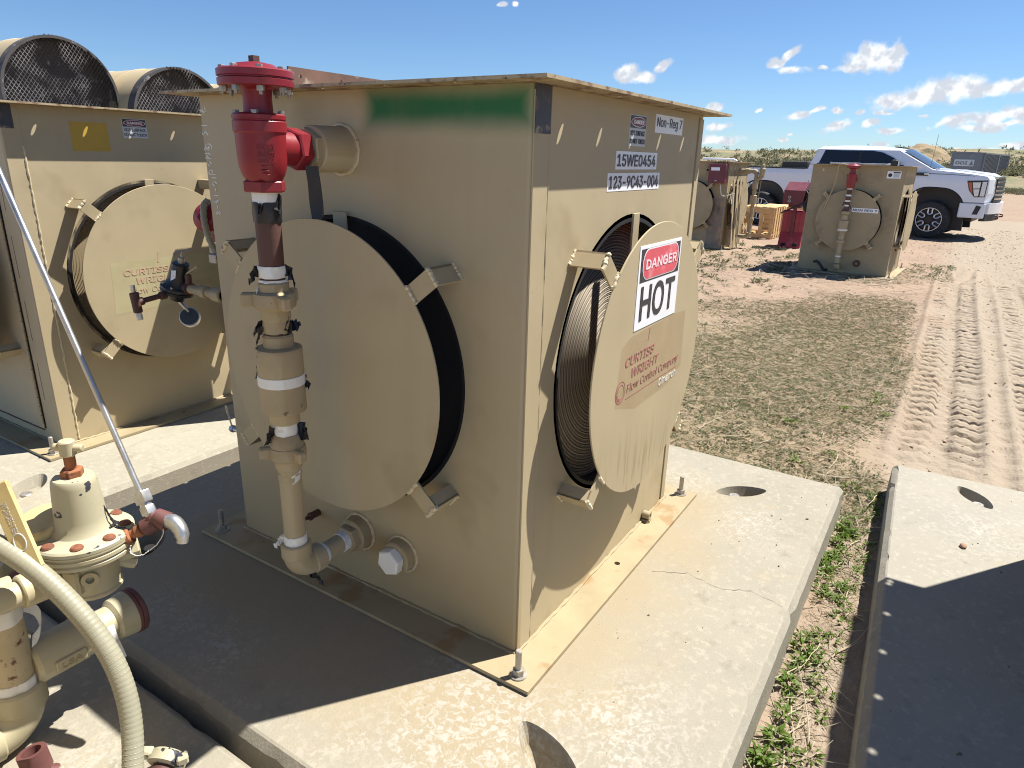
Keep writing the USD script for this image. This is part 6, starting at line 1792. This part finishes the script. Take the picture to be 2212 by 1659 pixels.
# straw litter and stones on the ground between the slabs and along the road
n = 5200
x = -.5 + 2.9 * g1.random(n); y = -.66 - .17 * g1.random(n); k = ~blocked(x, y); x, y = x[k], y[k]
a = g1.random(len(x)) * 2 * PI
stuff('straw_litter', blades(np.c_[x, y, ground_z(x, y) + .001], np.c_[np.cos(a), np.sin(a), np.abs(g1.normal(.05, .1, len(x)))], .012 + .03 * g1.random(len(x)), .0014 + .0016 * g1.random(len(x)), g1), M['straw'])
n = 9000
x = 1.6 + 20 * g1.random(n) ** 1.8; y = -4.5 + 6.5 * g1.random(n); k = ~blocked(x, y); x, y = x[k], y[k]
s = .0025 + .010 * g1.random(len(x)) ** 5 + .0006 * x * g1.random(len(x))
ico = trimesh.creation.icosahedron(); nv = len(ico.vertices)
V = (ico.vertices[None] * (s[:, None, None] * (.6 + .8 * g1.random((len(x), nv, 1)))) * [1, 1, .7] + np.c_[x, y, ground_z(x, y) + s * .2][:, None]).reshape(-1, 3)
F = (ico.faces[None] + (np.arange(len(x)) * nv)[:, None, None]).reshape(-1, 3)
M['stone'] = plant('pebbles', [(0, (.34, .25, .18)), (.5, (.46, .38, .30)), (1, (.58, .52, .44))], .9, 0)
stuff('pebbles', (V, F), M['stone'])
# crumbs lying on the slabs
n = 170
x = np.r_[-.6 + 2.4 * g1.random(n // 2), .2 + 2.0 * g1.random(n // 2)]; y = np.r_[-.62 + .5 * g1.random(n // 2), -.95 - .9 * g1.random(n // 2)]
s = .0010 + .0035 * g1.random(len(x)) ** 4
V = (ico.vertices[None] * (s[:, None, None] * (.6 + .8 * g1.random((len(x), nv, 1)))) + np.c_[x, y, SLAB_TOP + s * .3][:, None]).reshape(-1, 3)
F = (ico.faces[None] + (np.arange(len(x)) * nv)[:, None, None]).reshape(-1, 3)
stuff('slab_crumbs', (V, F), M['bark'])
rk = trimesh.creation.icosphere(2, .0125); rk.vertices *= (1 + .35 * (meshkit.noise(rk.vertices * 90, 3)[:, None] - .5)) * [1.3, 1, .7]
sx_, sy_ = pxd(2080, 1182, 1)[:2] - CAM[:2], 0
dvec = pxd(2080, 1182, 1) - CAM; tt = (SLAB_TOP - CAM[2]) / dvec[2]; rp_ = CAM + dvec * tt
tag(obj('pebble', place(rk, rp_ + [0, 0, .006]), mat('reddish_pebble', (.30, .17, .11), .9, bump=.4)), 'single reddish pebble on the sunlit corner of the right slab', 'pebble')

# scrub on the far slope, one mass
g2 = np.random.default_rng(9)
nb = 15000
aa = np.radians(-32 + 74 * g2.random(nb)); rr_ = 60 + 58 * g2.random(nb) ** 1.3
zz = hill_z(aa, rr_)
dens = meshkit.fbm(np.stack([aa * 14, rr_ * .06, 0 * aa], -1), 3, 3)
thin = np.clip((rr_ - 88) / 22, 0, 1)
k = g2.random(nb) < np.clip((dens - .30) * 4, .05, 1) * (1 - .86 * thin)
k &= ~((np.degrees(aa) < 3) & (np.degrees(aa) > -11) & (rr_ < 84))
aa, rr_, zz = aa[k], rr_[k], zz[k]
size = .22 + .5 * g2.random(len(aa)) ** 3
per = 26
N_ = len(aa) * per
d = g2.normal(0, 1, (N_, 3)); d /= np.linalg.norm(d, axis=1)[:, None]; d[:, 2] = np.abs(d[:, 2])
rad = np.repeat(size, per) * (.45 + .6 * g2.random(N_))
c = np.repeat(np.c_[CAM[0] + rr_ * np.cos(aa), CAM[1] + rr_ * np.sin(aa), zz - .05], per, 0)
lump = .65 + .7 * meshkit.noise(d * 2.2 + np.repeat(np.arange(len(aa)), per)[:, None] * 3.7, 4)[:, None]
P = c + d * rad[:, None] * lump * [1.15, 1.15, .95]
stuff('far_scrub', leaves(P, d + g2.normal(0, .5, (N_, 3)), .22 + .20 * g2.random(N_), .10 + .08 * g2.random(N_), .2, g2), M['scrub'])
n = 9000
aa = np.radians(-14 + 20 * g2.random(n)); rr_ = 58 + 14 * g2.random(n)
a = g2.random(n) * 2 * PI
stuff('verge_grass', blades(np.c_[CAM[0] + rr_ * np.cos(aa), CAM[1] + rr_ * np.sin(aa), np.full(n, GZ)], np.c_[np.cos(a) * .4, np.sin(a) * .4, np.ones(n)], .10 + .22 * g2.random(n), .03 + .03 * g2.random(n), g2), M['scrub'])
